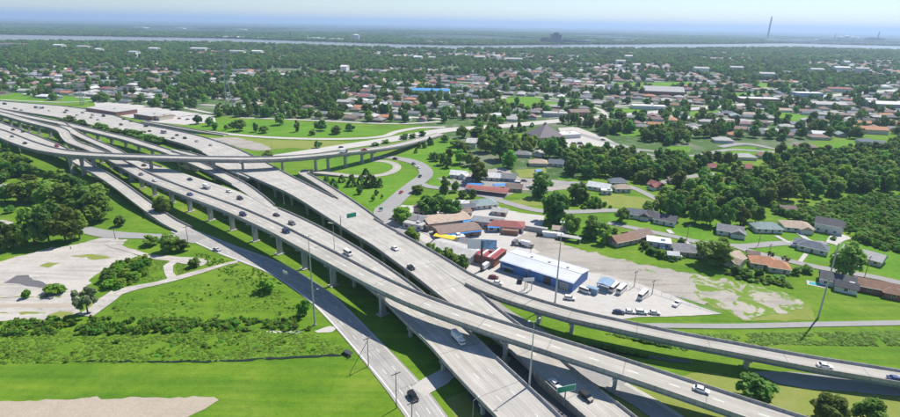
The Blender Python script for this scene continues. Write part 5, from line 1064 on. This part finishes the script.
def on_deck(key, px, py, kind, col, label, rev=False):
    P = DECK[key] if key in DECK else {'J': JP, 'V': VP, 'BV': BV, 'P': PP}[key]; z = P[:, 2].mean()
    for _ in range(4):
        q = up(px, py, z + .7); i = int(np.argmin(np.hypot(P[:, 0] - q.x, P[:, 1] - q.y))); z = P[i, 2]
    i0, i1 = max(0, i - 1), min(len(P) - 1, i + 1); d = P[i1] - P[i0]; rz = math.atan2(d[1], d[0]) + (math.pi if rev else 0)
    dl = math.hypot(d[0], d[1]); slope = d[2] / max(dl, .1)
    N = np.array([-d[1], d[0]]) / max(dl, .1); off = (q.x - P[i, 0]) * N[0] + (q.y - P[i, 1]) * N[1]; lim = max(.5, P[i, 3] / 2 - 1.6); t = (q.x - P[i, 0]) * d[0] / dl + (q.y - P[i, 1]) * d[1] / dl
    oc = max(-lim, min(lim, off)); tx, ty = d[0] / dl, d[1] / dl; t = max(-4, min(4, t))
    r_ = vehicle((P[i, 0] + tx * t + N[0] * oc, P[i, 1] + ty * t + N[1] * oc, z + slope * t + .015), rz, kind, col, label, py > 150)
    r_.rotation_euler = (0, -math.atan(slope) * (-1 if rev else 1), rz)
for q in [('J', 413, 396, 'suv', 'black', 'black car driving down the frontage road at the bottom'), ('J', 217, 249, 'sedan', 'silver', 'silver car at the foot of the descending ramp'), ('C', 459, 340, 'truck', 'white', 'white box truck on the low highway under the flyover'),
          ('B', 555, 383, 'sedan', 'white', 'white car on the freeway just left of the lower green sign'), ('B', 586, 396, 'suv', 'black', 'black car on the freeway right of the lower green sign'), ('A', 701, 389, 'sedan', 'white', 'white car on the curving flyover near the bottom right'),
          ('F', 825, 365, 'sedan', 'white', 'white car on the exit ramp near the right edge'), ('F', 896, 378, 'sedan', 'blue', 'blue car leaving the picture on the exit ramp'), ('B', 395, 248, 'sedan', 'white', 'white car on the freeway beside the shops'), ('B', 411, 267, 'sedan', 'black', 'black car on the freeway beside the roadside trees'),
          ('C', 348, 253, 'van', 'white', 'white van on the middle highway below the upper green sign'), ('C', 292, 223, 'suv', 'grey', 'grey car on the middle highway behind the white van'), ('A', 286, 231, 'suv', 'navy', 'dark blue car on the flyover left of the grey car'), ('C', 276.5, 214.5, 'sedan', 'black', 'black car ahead on the middle highway'),
          ('A', 243, 214, 'suv', 'navy', 'dark blue car near the outer edge of the flyover'), ('C', 240, 198, 'suv', 'black', 'black car on the middle highway next to the connector merge'), ('C', 229, 191, 'sedan', 'white', 'white car following the long white truck'), ('A', 190, 194, 'sedan', 'blue', 'blue car on the flyover beside the white truck'), ('C', 207, 187.5, 'truck', 'white', 'white box truck on the middle highway right of the overpass shadow'),
          ('C', 144, 165, 'sedan', 'black', 'black car just past the overpass on the middle highway'), ('C', 190, 179, 'sedan', 'navy', 'dark blue car in the overpass shadow by the toll building'), ('A', 141, 174, 'sedan', 'grey', 'grey car on the flyover just past the overpass'), ('A', 155, 180, 'sedan', 'white', 'white car on the flyover between overpass and blue car'),
          ('H2', 73.6, 158.5, 'sedan', 'blue', 'blue car emerging from under the overpass on the descending ramp'), ('H2', 56.6, 146, 'suv', 'red', 'red car on the left highway beside the S-shaped ramp'), ('H2', 13, 129.5, 'sedan', 'black', 'black car, left of two on the upper left highway'), ('H2', 23, 131.5, 'sedan', 'black', 'black car, right of two on the upper left highway'),
          ('G', 12, 136.3, 'sedan', 'grey', 'grey car at the left end of the overpass'), ('G', 25, 143, 'sedan', 'black', 'black car on the overpass curve'), ('G', 364, 149.5, 'pickup', 'red', 'red pickup on the overpass near its landing'), ('G', 344, 152, 'truck', 'grey', 'grey box truck on the overpass ahead of the red pickup'),
          ('V', 412.5, 163.5, 'sedan', 'grey', 'grey car on the bend of the local road'), ('V', 419, 167, 'sedan', 'white', 'white car on the bend of the local road'), ('V', 420, 176, 'sedan', 'black', 'black car past the bend of the local road'), ('V', 401, 192, 'sedan', 'red', 'red car on the local road above the shops'), ('V', 394, 158.8, 'sedan', 'black', 'black car at the top of the local road'), ('BV', 341, 147, 'sedan', 'navy', 'dark blue car at the left end of the boulevard')]: on_deck(*q)
for px, py, k, c in [(149.6, 131, 'sedan', 'black'), (164, 132.5, 'bus', 'silver'), (177, 135, 'sedan', 'black'), (173, 138, 'sedan', 'grey'), (185, 138, 'suv', 'black'), (196.7, 141, 'sedan', 'silver'), (210.6, 145, 'sedan', 'silver'), (77, 115, 'sedan', 'silver'), (82.5, 112.5, 'sedan', 'grey'), (91, 117.5, 'sedan', 'grey'), (103.6, 116, 'van', 'black'), (93, 115, 'van', 'white'),
                     (123.7, 119, 'pickup', 'black'), (132, 121, 'sedan', 'black'), (121, 124.5, 'suv', 'black'), (146, 126, 'van', 'black'), (4.8, 104, 'van', 'navy'), (15.3, 108.5, 'suv', 'grey'), (36, 107.5, 'van', 'grey'), (42, 108, 'truck', 'navy'), (21.6, 110, 'sedan', 'silver'), (49.5, 110.5, 'sedan', 'white'), (64.7, 112.3, 'sedan', 'black'), (66.7, 110.5, 'suv', 'black'), (98, 119.5, 'sedan', 'silver'), (240, 160.5, 'sedan', 'white')]:
    on_deck('B', px, py, k, c, '%s %s on the broad freeway by the toll plaza' % (CN[c], {'sedan': 'car', 'suv': 'car', 'truck': 'box truck'}.get(k, k)))
def parked(px, py, kind, col, rot, label): vehicle(tuple(up(px, py))[:2] + (.17,), math.radians(rot), kind, col, label)
for q in [(585, 292.5, 'van', 'white', -40, 'white van in front of the small blue container'), (614, 289.5, 'bus', 'white', 52, 'white minibus beside the blue shed, left of the pair'), (621.5, 291.5, 'bus', 'white', 52, 'white minibus beside the blue shed, right of the pair'), (643, 297, 'bus', 'white', 50, 'white minibus parked alone in the yard middle'),
          (676.5, 305, 'pickup', 'white', 48, 'white pickup at the right end of the warehouse yard'), (618.5, 313.5, 'sedan', 'navy', -12, 'dark blue car, leftmost in the row at the yard edge'), (629.5, 313, 'sedan', 'white', -12, 'white car, second in the row at the yard edge'), (641, 313.5, 'suv', 'white', -12, 'white car, third in the row at the yard edge'), (654, 314, 'sedan', 'white', -12, 'white car, last in the row at the yard edge'),
          (569.5, 299.5, 'suv', 'white', -15, 'white car by the warehouse corner'), (493.5, 278.5, 'sedan', 'maroon', -20, 'dark red car left of the warehouse sign'), (497.5, 284, 'sedan', 'white', -20, 'white car below the dark red car'), (520, 282, 'suv', 'black', 80, 'black car facing the warehouse wall'), (487, 268, 'truck', 'white', 55, 'white box truck behind the billboard'),
          (520, 245.5, 'pickup', 'grey', 20, 'grey pickup on the gravel lot, left one'), (528, 247, 'truck', 'tan', -30, 'tan truck on the gravel lot with the pickup'), (541, 236, 'suv', 'black', 0, 'black car in front of the white freight container'), (515, 244, 'van', 'grey', 60, 'grey van left of the vehicles on the gravel lot'), (562, 240.5, 'sedan', 'black', -20, 'black car under the patio cover end'),
          (480, 207.5, 'sedan', 'red', 10, 'red car beside the teal-roofed building'), (794, 247.5, 'sedan', 'silver', -30, 'silver car parked by the slate-roofed house'), (676, 257.5, 'van', 'white', -10, 'white van beside the low grey hipped house'), (664, 250.5, 'sedan', 'blue', 20, 'blue car beside the flat white bungalow'),
          (849, 269, 'suv', 'blue', 60, 'blue car on the driveway below the big round tree'), (574, 144.5, 'van', 'white', 0, 'white van on the church parking'), (580, 144.5, 'van', 'grey', 0, 'grey van on the church parking'), (573, 145, 'pickup', 'maroon', 0, 'dark red pickup on the church parking'), (603, 140.5, 'sedan', 'black', -20, 'black car by the church parking kerb'),
          (412, 227.5, 'sedan', 'silver', -25, 'silver car in the shop row yard'), (425, 232, 'sedan', 'black', -25, 'black car beside the white shop'), (437, 236, 'suv', 'navy', -20, 'dark blue car below the tan-roofed shop'), (497, 176, 'sedan', 'black', 10, 'black car by the white carport'), (500, 172.5, 'sedan', 'white', 5, 'white car behind the white carport'), (518, 184.5, 'van', 'white', -15, 'white van right of the blue-walled workshop'), (524, 181.5, 'sedan', 'grey', -5, 'grey car right of the blue-walled workshop'), (530, 188, 'pickup', 'silver', -35, 'silver pickup by the low brown shed')]: parked(*q)
rp = random.Random(12)
for i in range(16):
    px, py = 108 + i * 6.6 + rp.uniform(-1.5, 1.5), 104.6 + i * .95 + rp.uniform(0, 2)
    P = up(px, py + 3 if px > 168 else py - .4)
    if px > 166: parked(px, py + 2, 'sedan', rp.choice(['white', 'black', 'silver', 'red', 'blue']), -28 + rp.choice([0, 90]), '')
for o in [o for o in bpy.data.objects if o.parent is None and o.get('label') == '' and o.get('category') == 'car']:
    c_ = next(ch for ch in o.children if ch.name.startswith('body')).material_slots[0].material.name.replace('paint_', '')
    o['label'] = '%s car parked in the shopping block lot' % c_; VEH.setdefault(o['label'], []).append(o)
for lab, v in VEH.items():
    if lab and len(v) > 1:
        for k, o in enumerate(sorted(v, key=lambda o: pj(o.location)[0]), 1): o['label'] = '%s, %s from left' % (lab, 'first' if k == 1 else WORD[k] if k < 13 else ORD(k)); o['group'] = lab

# ------------------------------------------------------------------ masts, poles, signs
def mast(px, py, ytop, label, z=0, arms=2, r0=.42, ring=False, name='light_mast', lean=0):
    P = up(px, py, z); h_ = hgt(P, ytop); r_ = empty(name, label, 'light mast', (P.x, P.y, z))
    mb = MB()
    for i in range(6): mb.tube((0, 0, h_ * i / 6 - (.2 if not i else 0)), (0, 0, h_ * (i + 1) / 6), r0 * (1 - .13 * i), r0 * (1 - .13 * (i + 1)), 8)
    link('pole', mb.mesh('pole', ['galvanised']), r_); link('base', MB().tube((0, 0, -.2), (0, 0, .5), r0 * 1.6, None, 10).mesh('base', ['pier_concrete']), r_)
    k = 4 if ring else arms
    for i in range(k):
        a = 2 * math.pi * i / k + .5; R_ = .7 if ring else 1.7; c, s_ = math.cos(a), math.sin(a)
        ar = link('arm', MB().tube((0, 0, h_ - .2), (c * R_, s_ * R_, h_ + (.05 if ring else .5)), .07, None, 5).mesh('arm', ['galvanised']), r_)
        link('lamp_head', MB().box(-.15, .5, -.18, .18, -.22, .03, M_at((c * R_, s_ * R_, h_ + (.05 if ring else .55)), a)).mesh('lamp_head', ['trim_white']), ar)
    return r_
mast(315, 325, 235, 'tall light mast on the grass left of the frontage road', ring=True); mast(555, 303, 222, 'tall light mast between exit ramp and warehouse', ring=True)
mast(528, 402, 321, 'light mast with two lamp heads between the two bottom highways', arms=2)
mast(334.6, 252, 223, 'double-headed light pole on the flyover edge left of the upper green sign', z=8, arms=2, r0=.2)
mast(180, 170, 153.6, 'light pole in front of the overpass by the toll building', z=7, arms=2, r0=.22); mast(239.5, 183, 163, 'light pole left of the freeway below the overpass', z=7, arms=1, r0=.2)
mast(284, 204, 190, 'light pole on the gap between connector and freeway', z=4, arms=1, r0=.2); mast(318, 149, 132, 'light pole on the dry grass above the overpass', arms=2, r0=.25); mast(272, 150, 138.5, 'light pole beside the gore pavement', arms=1, r0=.2)
mast(472.5, 424, 400, 'curved street lamp at the bottom edge right of the turnaround', arms=1, r0=.16)
mast(314, 303, 291, 'short street lamp beside the shaded frontage road', arms=1, r0=.14)
for px, py, yt, t in ((401, 88, 76, 'first'), (427, 89, 78, 'second'), (437, 90, 79, 'third'), (446, 93, 81, 'fourth')): mast(px, py, yt, 'tall floodlight pole by the blue-roofed pavilion, %s from left' % t, arms=2, r0=.3, name='floodlight_pole')['group'] = 'floodlight poles'
def utility(px, py, ytop, label, arms=1, mat='weathered_wood', r0=.17, rot=0.6, steel=False, guy=None):
    P = up(px, py); h_ = hgt(P, ytop); r_ = empty('utility_pole', label, 'utility pole', (P.x, P.y, 0), rot)
    link('pole', MB().tube((0, 0, -.3), (0, 0, h_), r0, r0 * .6, 8).mesh('pole', [mat]), r_)
    for i in range(arms):
        a = link('crossarm', MB().box(-1.5 - steel, 1.5 + steel, -.09, .09, h_ - .7 - i * (1.3 + 3 * steel), h_ - .5 - i * (1.3 + 3 * steel)).mesh('crossarm', [mat]), r_)
        for x in (-1.3 - steel, -.5, .5, 1.3 + steel): link('insulator', MB().tube((x, 0, h_ - .5 - i * (1.3 + 3 * steel)), (x, 0, h_ - .2 - i * (1.3 + 3 * steel)), .07, .05, 6).mesh('insulator', ['trim_white']), a)
    if guy: link('guy_brace', MB().tube((0, 0, h_ * .88), guy, .1, None, 6).mesh('guy_brace', [mat]), r_)
    return P, h_
g1 = up(350, 373) - up(368.5, 366)
c_, s_ = math.cos(-.6), math.sin(-.6)
utility(368.5, 366, 337, 'wooden pole with slanted brace on the grass left of the frontage road', 1, guy=(g1.x * c_ - g1.y * s_, g1.x * s_ + g1.y * c_, 0))
utility(396.5, 408, 372, 'wooden pole in the middle of the frontage road grass edge'); utility(412, 432, 401, 'wooden pole at the bottom edge by the frontage road')
utility(818, 318, 243, 'tall steel power pole with double crossarms on the right grass', 2, 'galvanised', .4, .5, True)
for px, py, yt, t in ((634, 287, 271, 'pole behind the white minibuses'), (652, 294.5, 280, 'pole behind the lone minibus'), (686, 243.5, 225, 'pole on the lane left of the big round tree'), (767, 262, 244, 'pole behind the orange-tile house'), (863, 282, 256, 'pole beside the right lane driveway'), (115.5, 239.5, 228, 'pole at the corner of the left side street'), (188, 241, 226, 'pole at the descending ramp foot'), (530, 262, 246, 'pole behind the warehouse'), (418, 226, 209, 'pole among the shops'), (527, 288, 269, 'pole right of the warehouse sign'), (758, 246, 232, 'pole at the lane fork on the right'), (470, 205, 186, 'pole near the market canopy')):
    utility(px, py, yt, 'wooden ' + t)
# power pole far right pair and lattice tower
def lattice(px, py, ytop, label, wb=7.0):
    P = up(px, py); h_ = hgt(P, ytop); r_ = empty('lattice_tower', label, 'transmission tower', (P.x, P.y, 0), .5); n_ = 12
    wz = lambda t: wb * (1 - t) ** 1.3 * .5 + .7; cs = ((1, 1), (-1, 1), (-1, -1), (1, -1)); br = MB()
    for c in range(4):
        lg = MB()
        for i in range(n_):
            a, b = i / n_, (i + 1) / n_; lg.tube((cs[c][0] * wz(a), cs[c][1] * wz(a), a * h_), (cs[c][0] * wz(b), cs[c][1] * wz(b), b * h_), .28, None, 4)
            d = cs[(c + 1) % 4]; br.tube((cs[c][0] * wz(a), cs[c][1] * wz(a), a * h_), (d[0] * wz(b), d[1] * wz(b), b * h_), .15, None, 4); br.tube((d[0] * wz(a), d[1] * wz(a), a * h_), (cs[c][0] * wz(b), cs[c][1] * wz(b), b * h_), .15, None, 4)
        link('leg', lg.mesh('leg', ['galvanised']), r_)
    link('bracing', br.mesh('bracing', ['galvanised']), r_)
    for t in (.72, .83, .94): link('crossarm', MB().box(-7, 7, -.5, .5, h_ * t, h_ * t + .8).mesh('crossarm', ['galvanised']), r_)
lattice(230, 112, 47, 'tall steel lattice tower rising from the trees at upper left'); lattice(82.5, 105, 83, 'slim lattice pole by the plaza road at upper left', 3); lattice(534, 82, 72, 'small distant lattice mast in the middle suburb', 3)
def sign_board(px, py, z, wd, ht, h_, rz, mat, label, name, border=None, posts=1, cat='road sign', panel2=None):
    P = up(px, py, z); r_ = empty(name, label, cat, (P.x, P.y, z), rz)
    for i in range(posts): link('post', MB().tube((0, 0, -.3), (0, 0, h_ + ht * .8), .22 if cat != 'billboard' else .5, None, 8).mesh('post', ['dark_steel' if cat == 'billboard' else 'galvanised']), r_, ((i - (posts - 1) / 2) * wd * .6, .15, 0))
    b = link('panel', MB().box(-wd / 2, wd / 2, -.12, 0, h_, h_ + ht).mesh('panel', [mat]), r_)
    if border:
        for a, b_, c, d in ((-wd / 2, wd / 2, h_, h_ + .12), (-wd / 2, wd / 2, h_ + ht - .12, h_ + ht), (-wd / 2, -wd / 2 + .12, h_ + .12, h_ + ht - .12), (wd / 2 - .12, wd / 2, h_ + .12, h_ + ht - .12)): link('border', MB().box(a, b_, -.16, -.1, c, d).mesh('border', [border]), b)
    if panel2: link('picture', MB().box(-.05 * wd, wd / 2 - .15, -.16, -.1, h_ + .2, h_ + ht - .2).mesh('picture', [panel2]), b)
    return r_
sign_board(564.5, 404, 1.5, 6.2, 2.2, 4.6, math.radians(18), 'sign_green', 'green guide sign on a post between the bottom highways', 'guide_sign', 'white_paint')
def gantry():
    P = up(341, 229, 7.5); r_ = empty('overhead_sign', 'green overhead sign on a cantilever arm above the freeway', 'road sign', (P.x, P.y, 7.5), math.radians(38))
    link('post', MB().tube((0, 0, -7.5), (0, 0, 7.2), .22, None, 8).mesh('post', ['galvanised']), r_); link('arm', MB().tube((0, 0, 6.6), (9, 0, 6.6), .14, None, 6).mesh('arm', ['galvanised']), r_)
    b = link('panel', MB().box(3.6, 9, -.3, -.14, 5.2, 7.7).mesh('panel', ['sign_green']), r_); link('border', MB().box(3.7, 8.9, -.34, -.29, 7.45, 7.58).mesh('border', ['white_paint']), b)
gantry()
plain('billboard_blue', (.22, .36, .58), .5, .5, .5)
sign_board(481, 271.5, 0, 13.5, 5, 11.5, math.radians(-4), 'white_paint', 'white billboard with a blue picture on a black post by the red shed', 'billboard', None, 1, 'billboard', 'billboard_blue')
sign_board(528, 290.5, 0, 5, 1.6, 4.6, math.radians(8), 'white_paint', 'white sign on two posts in front of the blue warehouse', 'yard_sign', None, 2, 'sign')
P = up(524, 306); sign_board(286, 281, 0, 3.2, 1.2, 3.8, math.radians(-35), 'white_paint', 'small white sign by the shaded road bend', 'small_sign', None, 2, 'sign')
sign_board(381, 211.5, 0, 2.4, 1.6, 1.2, 0, 'sign_green', 'small teal sign on the grass point beside the freeway', 'small_sign', 'white_paint', 2, 'sign')
# fence along the warehouse yard and the left canal culvert
def fence(pts, label, h_=2.0):
    W = [up(a, b) for a, b in pts]; r_ = empty('chain_fence', label, 'fence', (W[0].x, W[0].y, 0)); o = W[0]; post = MB().tube((0, 0, -.1), (0, 0, h_), .05, None, 5).mesh('post', ['galvanised'])
    for a, b in zip(W[:-1], W[1:]):
        d = b - a; n_ = max(1, int(d.length / 4)); rz = math.atan2(d.y, d.x)
        for i in range(n_): link('post', post, r_, tuple(a + d * i / n_ - o))
        for z in (.15, h_ * .5, h_): link('rail', MB().box(0, d.length, -.04, .04, z - .04, z + .04).mesh('rail', ['galvanised']), r_, tuple(a - o), rz)
fence([(600, 279.5), (627, 285), (652, 293), (690, 305), (722, 314)], 'grey fence between warehouse yard and gravel lot')
P = up(347, 355.5); r_ = empty('culvert', 'black culvert box where the ditch meets the frontage road', 'culvert', (P.x, P.y, 0), -.65); r_.scale = (.62, .62, .62)
link('headwall', MB().box(-2.6, 2.6, 0, .5, -.3, 1.7).mesh('headwall', ['dark_steel']), r_); link('lid', MB().box(-2.8, 2.8, -.4, 2.4, 1.7, 1.95).mesh('lid', ['dark_steel']), r_)
for sx in (-1, 1): link('wing_wall', MB().box(-.15, .15, -2.2, 0, -.3, 1.5).mesh('wing_wall', ['dark_steel']), r_, (sx * 2.6, 0, 0))

# ------------------------------------------------------------------ people standing on the concrete yard (two tiny dark figures)
def person(px, py, label):
    P = up(px, py); me = bpy.data.meshes.new('body')
    J_ = [(0, 0, .95), (0, 0, 1.2), (0, 0, 1.45), (0, 0, 1.55), (0, .01, 1.68), (.1, 0, .9), (.11, .04, .5), (.11, -.02, .06), (.11, .12, .03), (-.1, 0, .9), (-.13, -.05, .5), (-.13, -.08, .06), (-.13, .06, .03), (.2, 0, 1.42), (.27, .03, 1.14), (.26, .16, .92), (-.2, 0, 1.42), (-.27, -.02, 1.14), (-.26, .06, .88)]
    Ed = [(0, 1), (1, 2), (2, 3), (3, 4), (0, 5), (5, 6), (6, 7), (7, 8), (0, 9), (9, 10), (10, 11), (11, 12), (2, 13), (13, 14), (14, 15), (2, 16), (16, 17), (17, 18)]
    Rr = [.15, .15, .13, .06, .1, .09, .065, .045, .04, .09, .065, .045, .04, .065, .045, .035, .065, .045, .035]
    me.from_pydata(J_, Ed, []); me.materials.append(PAINT['black']); r_ = tag(link('person', None, None, (P.x, P.y, .04)), label, 'person')
    o = link('body', me, r_); md = o.modifiers.new('skin', 'SKIN'); o.modifiers.new('sub', 'SUBSURF').levels = 1
    for v, rr in zip(me.skin_vertices[0].data, Rr): v.radius = (rr, rr)
    me.skin_vertices[0].data[0].use_root = True
person(71, 249.5, 'person in dark clothes standing on the upper concrete yard')
P = up(46, 296.5); r_ = empty('litter_bin', 'black rubbish barrel beside the bushes on the concrete yard', 'barrel', (P.x, P.y, .03))
link('barrel', MB().tube((0, 0, 0), (0, 0, 1.9), .7, .78, 10).mesh('barrel', ['dark_steel']), r_); link('rim', MB().tube((0, 0, 1.9), (0, 0, 2.0), .85, None, 10).mesh('rim', ['galvanised']), r_)

# ------------------------------------------------------------------ far bank: stack, works, tanks, bridges
plain('stack_grey', (.22, .20, .22), .8); plain('works_dark', (.10, .11, .14), .8, .3, .02); plain('works_pale', (.62, .62, .61), .7, .1, .02)
def far_stack():
    P = up(767.5, 38.5); h_ = hgt(P, 17.0); r_ = empty('smokestack', 'single tall smokestack on the far horizon at right', 'smokestack', (P.x, P.y, 0))
    link('shaft', MB().tube((0, 0, 0), (0, 0, h_), 13, 8.5, 16).mesh('shaft', ['stack_grey']), r_); link('cap', MB().tube((0, 0, h_), (0, 0, h_ + 4), 9, None, 16).mesh('cap', ['works_dark']), r_)
    return P, h_
SP, SHT = far_stack()
def plant(px, py, label, name, cat, parts, mat, dist=None):
    P = up(px, py); r_ = empty(name, label, cat, (P.x, P.y, 0)); s = depth(P) / FPX
    for nm, x, wd, ht, m_ in parts:
        if nm == 'tank': link(nm, MB().tube((0, 0, 0), (0, 0, ht * s), wd * s / 2, None, 14).tube((0, 0, ht * s), (0, 0, ht * s * 1.15), wd * s / 2, wd * s * .1, 14).mesh(nm, [m_]), r_, (x * s, 0, 0))
        elif nm == 'chimney': link(nm, MB().tube((0, 0, 0), (0, 0, ht * s), wd * s * .5, wd * s * .35, 10).mesh(nm, [m_]), r_, (x * s, 0, 0))
        else: link(nm, MB().box(-wd * s / 2, wd * s / 2, -wd * s / 3, wd * s / 3, 0, ht * s).box(-wd * s * .3, wd * s * .2, -wd * s / 4, wd * s / 4, ht * s, ht * s * 1.2).mesh(nm, [m_]), r_, (x * s, 0, 0))
plant(556, 43.5, 'dark power station blocks on the far bank, centre', 'power_station', 'power station', [('hall', 0, 9, 8.5, 'works_dark'), ('hall', -11, 9, 4.5, 'works_dark'), ('hall', 12, 14, 3.5, 'works_dark'), ('hall', 26, 14, 2.6, 'works_dark'), ('chimney', -6, 1.2, 9, 'stack_grey'), ('chimney', -14, 1, 7.5, 'stack_grey')], None)
plant(850, 41, 'white tank cluster of a refinery on the far bank at right', 'refinery', 'refinery', [('tank', -10, 5, 3.5, 'works_pale'), ('tank', -4, 4, 4.5, 'works_pale'), ('tank', 2, 5, 3.5, 'works_pale'), ('tank', 8, 4, 3, 'works_pale'), ('hall', -24, 12, 1.8, 'works_pale'), ('chimney', -16, .7, 7, 'stack_grey'), ('hall', 24, 14, 3, 'works_dark'), ('chimney', 27, 1.4, 9, 'works_dark')], None)
plant(308, 40, 'dockyard with cranes on the far bank left of centre', 'dockyard', 'dockyard', [('hall', -18, 6, 2, 'works_dark'), ('chimney', -17, 1.5, 7, 'stack_grey'), ('chimney', -8, .8, 5, 'works_pale'), ('chimney', 0, .8, 5.5, 'works_pale'), ('hall', 8, 16, 2, 'works_pale'), ('hall', 28, 14, 1.6, 'works_pale'), ('tank', 48, 7, 5.5, 'works_pale')], None)
plant(250, 38.5, 'long pale wharf sheds on the far bank at left', 'wharf_shed', 'warehouse', [('shed', -16, 30, 1.3, 'works_pale'), ('shed', 14, 20, 1.1, 'works_pale')], None)
plant(790, 41.3, 'low pale works right of the smokestack', 'pale_works', 'warehouse', [('shed', -14, 20, 1.1, 'works_pale'), ('shed', 10, 22, 1.2, 'works_pale'), ('tank', 26, 5, 2, 'works_pale')], None)
plant(620, 42, 'pale works on the far bank right of the power station', 'pale_works', 'warehouse', [('shed', 0, 12, 1.6, 'works_pale'), ('tank', 12, 3, 2, 'works_pale'), ('shed', -30, 10, 1.2, 'works_pale')], None)
plant(430, 43.5, 'pale sheds on the far bank in the middle', 'wharf_shed', 'warehouse', [('shed', 0, 8, 1.8, 'works_pale'), ('shed', 12, 10, 1.4, 'works_pale')], None)
plant(180, 29, 'pale sheds on the far plain at left', 'wharf_shed', 'warehouse', [('shed', -40, 14, .8, 'works_pale'), ('shed', 0, 10, .8, 'works_pale'), ('shed', 60, 12, .7, 'works_pale')], None)
# bright flat roofs among the far woods
for i, (px, py, wp, hp, c) in enumerate([(60, 47.5, 10, 1.4, 'white'), (85, 49, 12, 2.2, 'pale'), (100, 52, 5, 1.2, 'white'), (155, 51, 9, 1.6, 'white'), (135, 55, 8, 1.2, 'pale'), (200, 51, 16, 1.2, 'white'), (238, 54, 14, 1.6, 'pale'), (258, 54, 10, 1.4, 'white'), (418, 60, 8, 1.6, 'white'), (432, 60.5, 6, 1.6, 'pale'), (345, 71, 6, 1.2, 'white'), (628, 58.5, 7, 1.2, 'white'), (620, 64, 9, 1.2, 'pale'), (815, 73, 12, 2, 'pale'), (845, 64.5, 5, 2, 'white'), (840, 71, 14, 1.2, 'white'), (860, 72, 12, 1.2, 'pale'), (480, 60, 10, 1.4, 'pale'), (515, 62, 14, 1.2, 'pale'), (700, 72, 14, 1.4, 'pale'), (735, 71, 12, 1.4, 'pale'), (765, 78, 14, 1.6, 'pale')]):
    P = up(px, py + 1.5); s = depth(P) / FPX
    block('far_hall', 'small bright-roofed hall in the far woods, %s from left' % ORD(1 + sorted([q for q in (60, 85, 100, 155, 135, 200, 238, 258, 418, 432, 345, 628, 620, 815, 845, 840, 860, 480, 515, 700, 735, 765)]).index(px)), px, py + 1.5, wp * s, 22, 14, -8, c, 'white', 2.5, 'gable')

# ------------------------------------------------------------------ the hazy air
hz = MB().box(-44900, 44900, -1490, 44900, -1.0, SHT + 12).mesh('haze')
m, n, l, b = nodes('haze_air'); n.remove(b); v_ = n.new('ShaderNodeVolumePrincipled'); v_.inputs['Color'].default_value = (.54, .71, 1, 1); v_.inputs['Density'].default_value = HAZE; v_.inputs['Anisotropy'].default_value = .25
l.new(v_.outputs[0], n['Material Output'].inputs['Volume']); hz.materials.append(m)
ho = link('haze', hz); ho['kind'] = 'stuff'; ho['label'] = 'thin pale blue summer haze over the whole plain'; ho['category'] = 'haze'
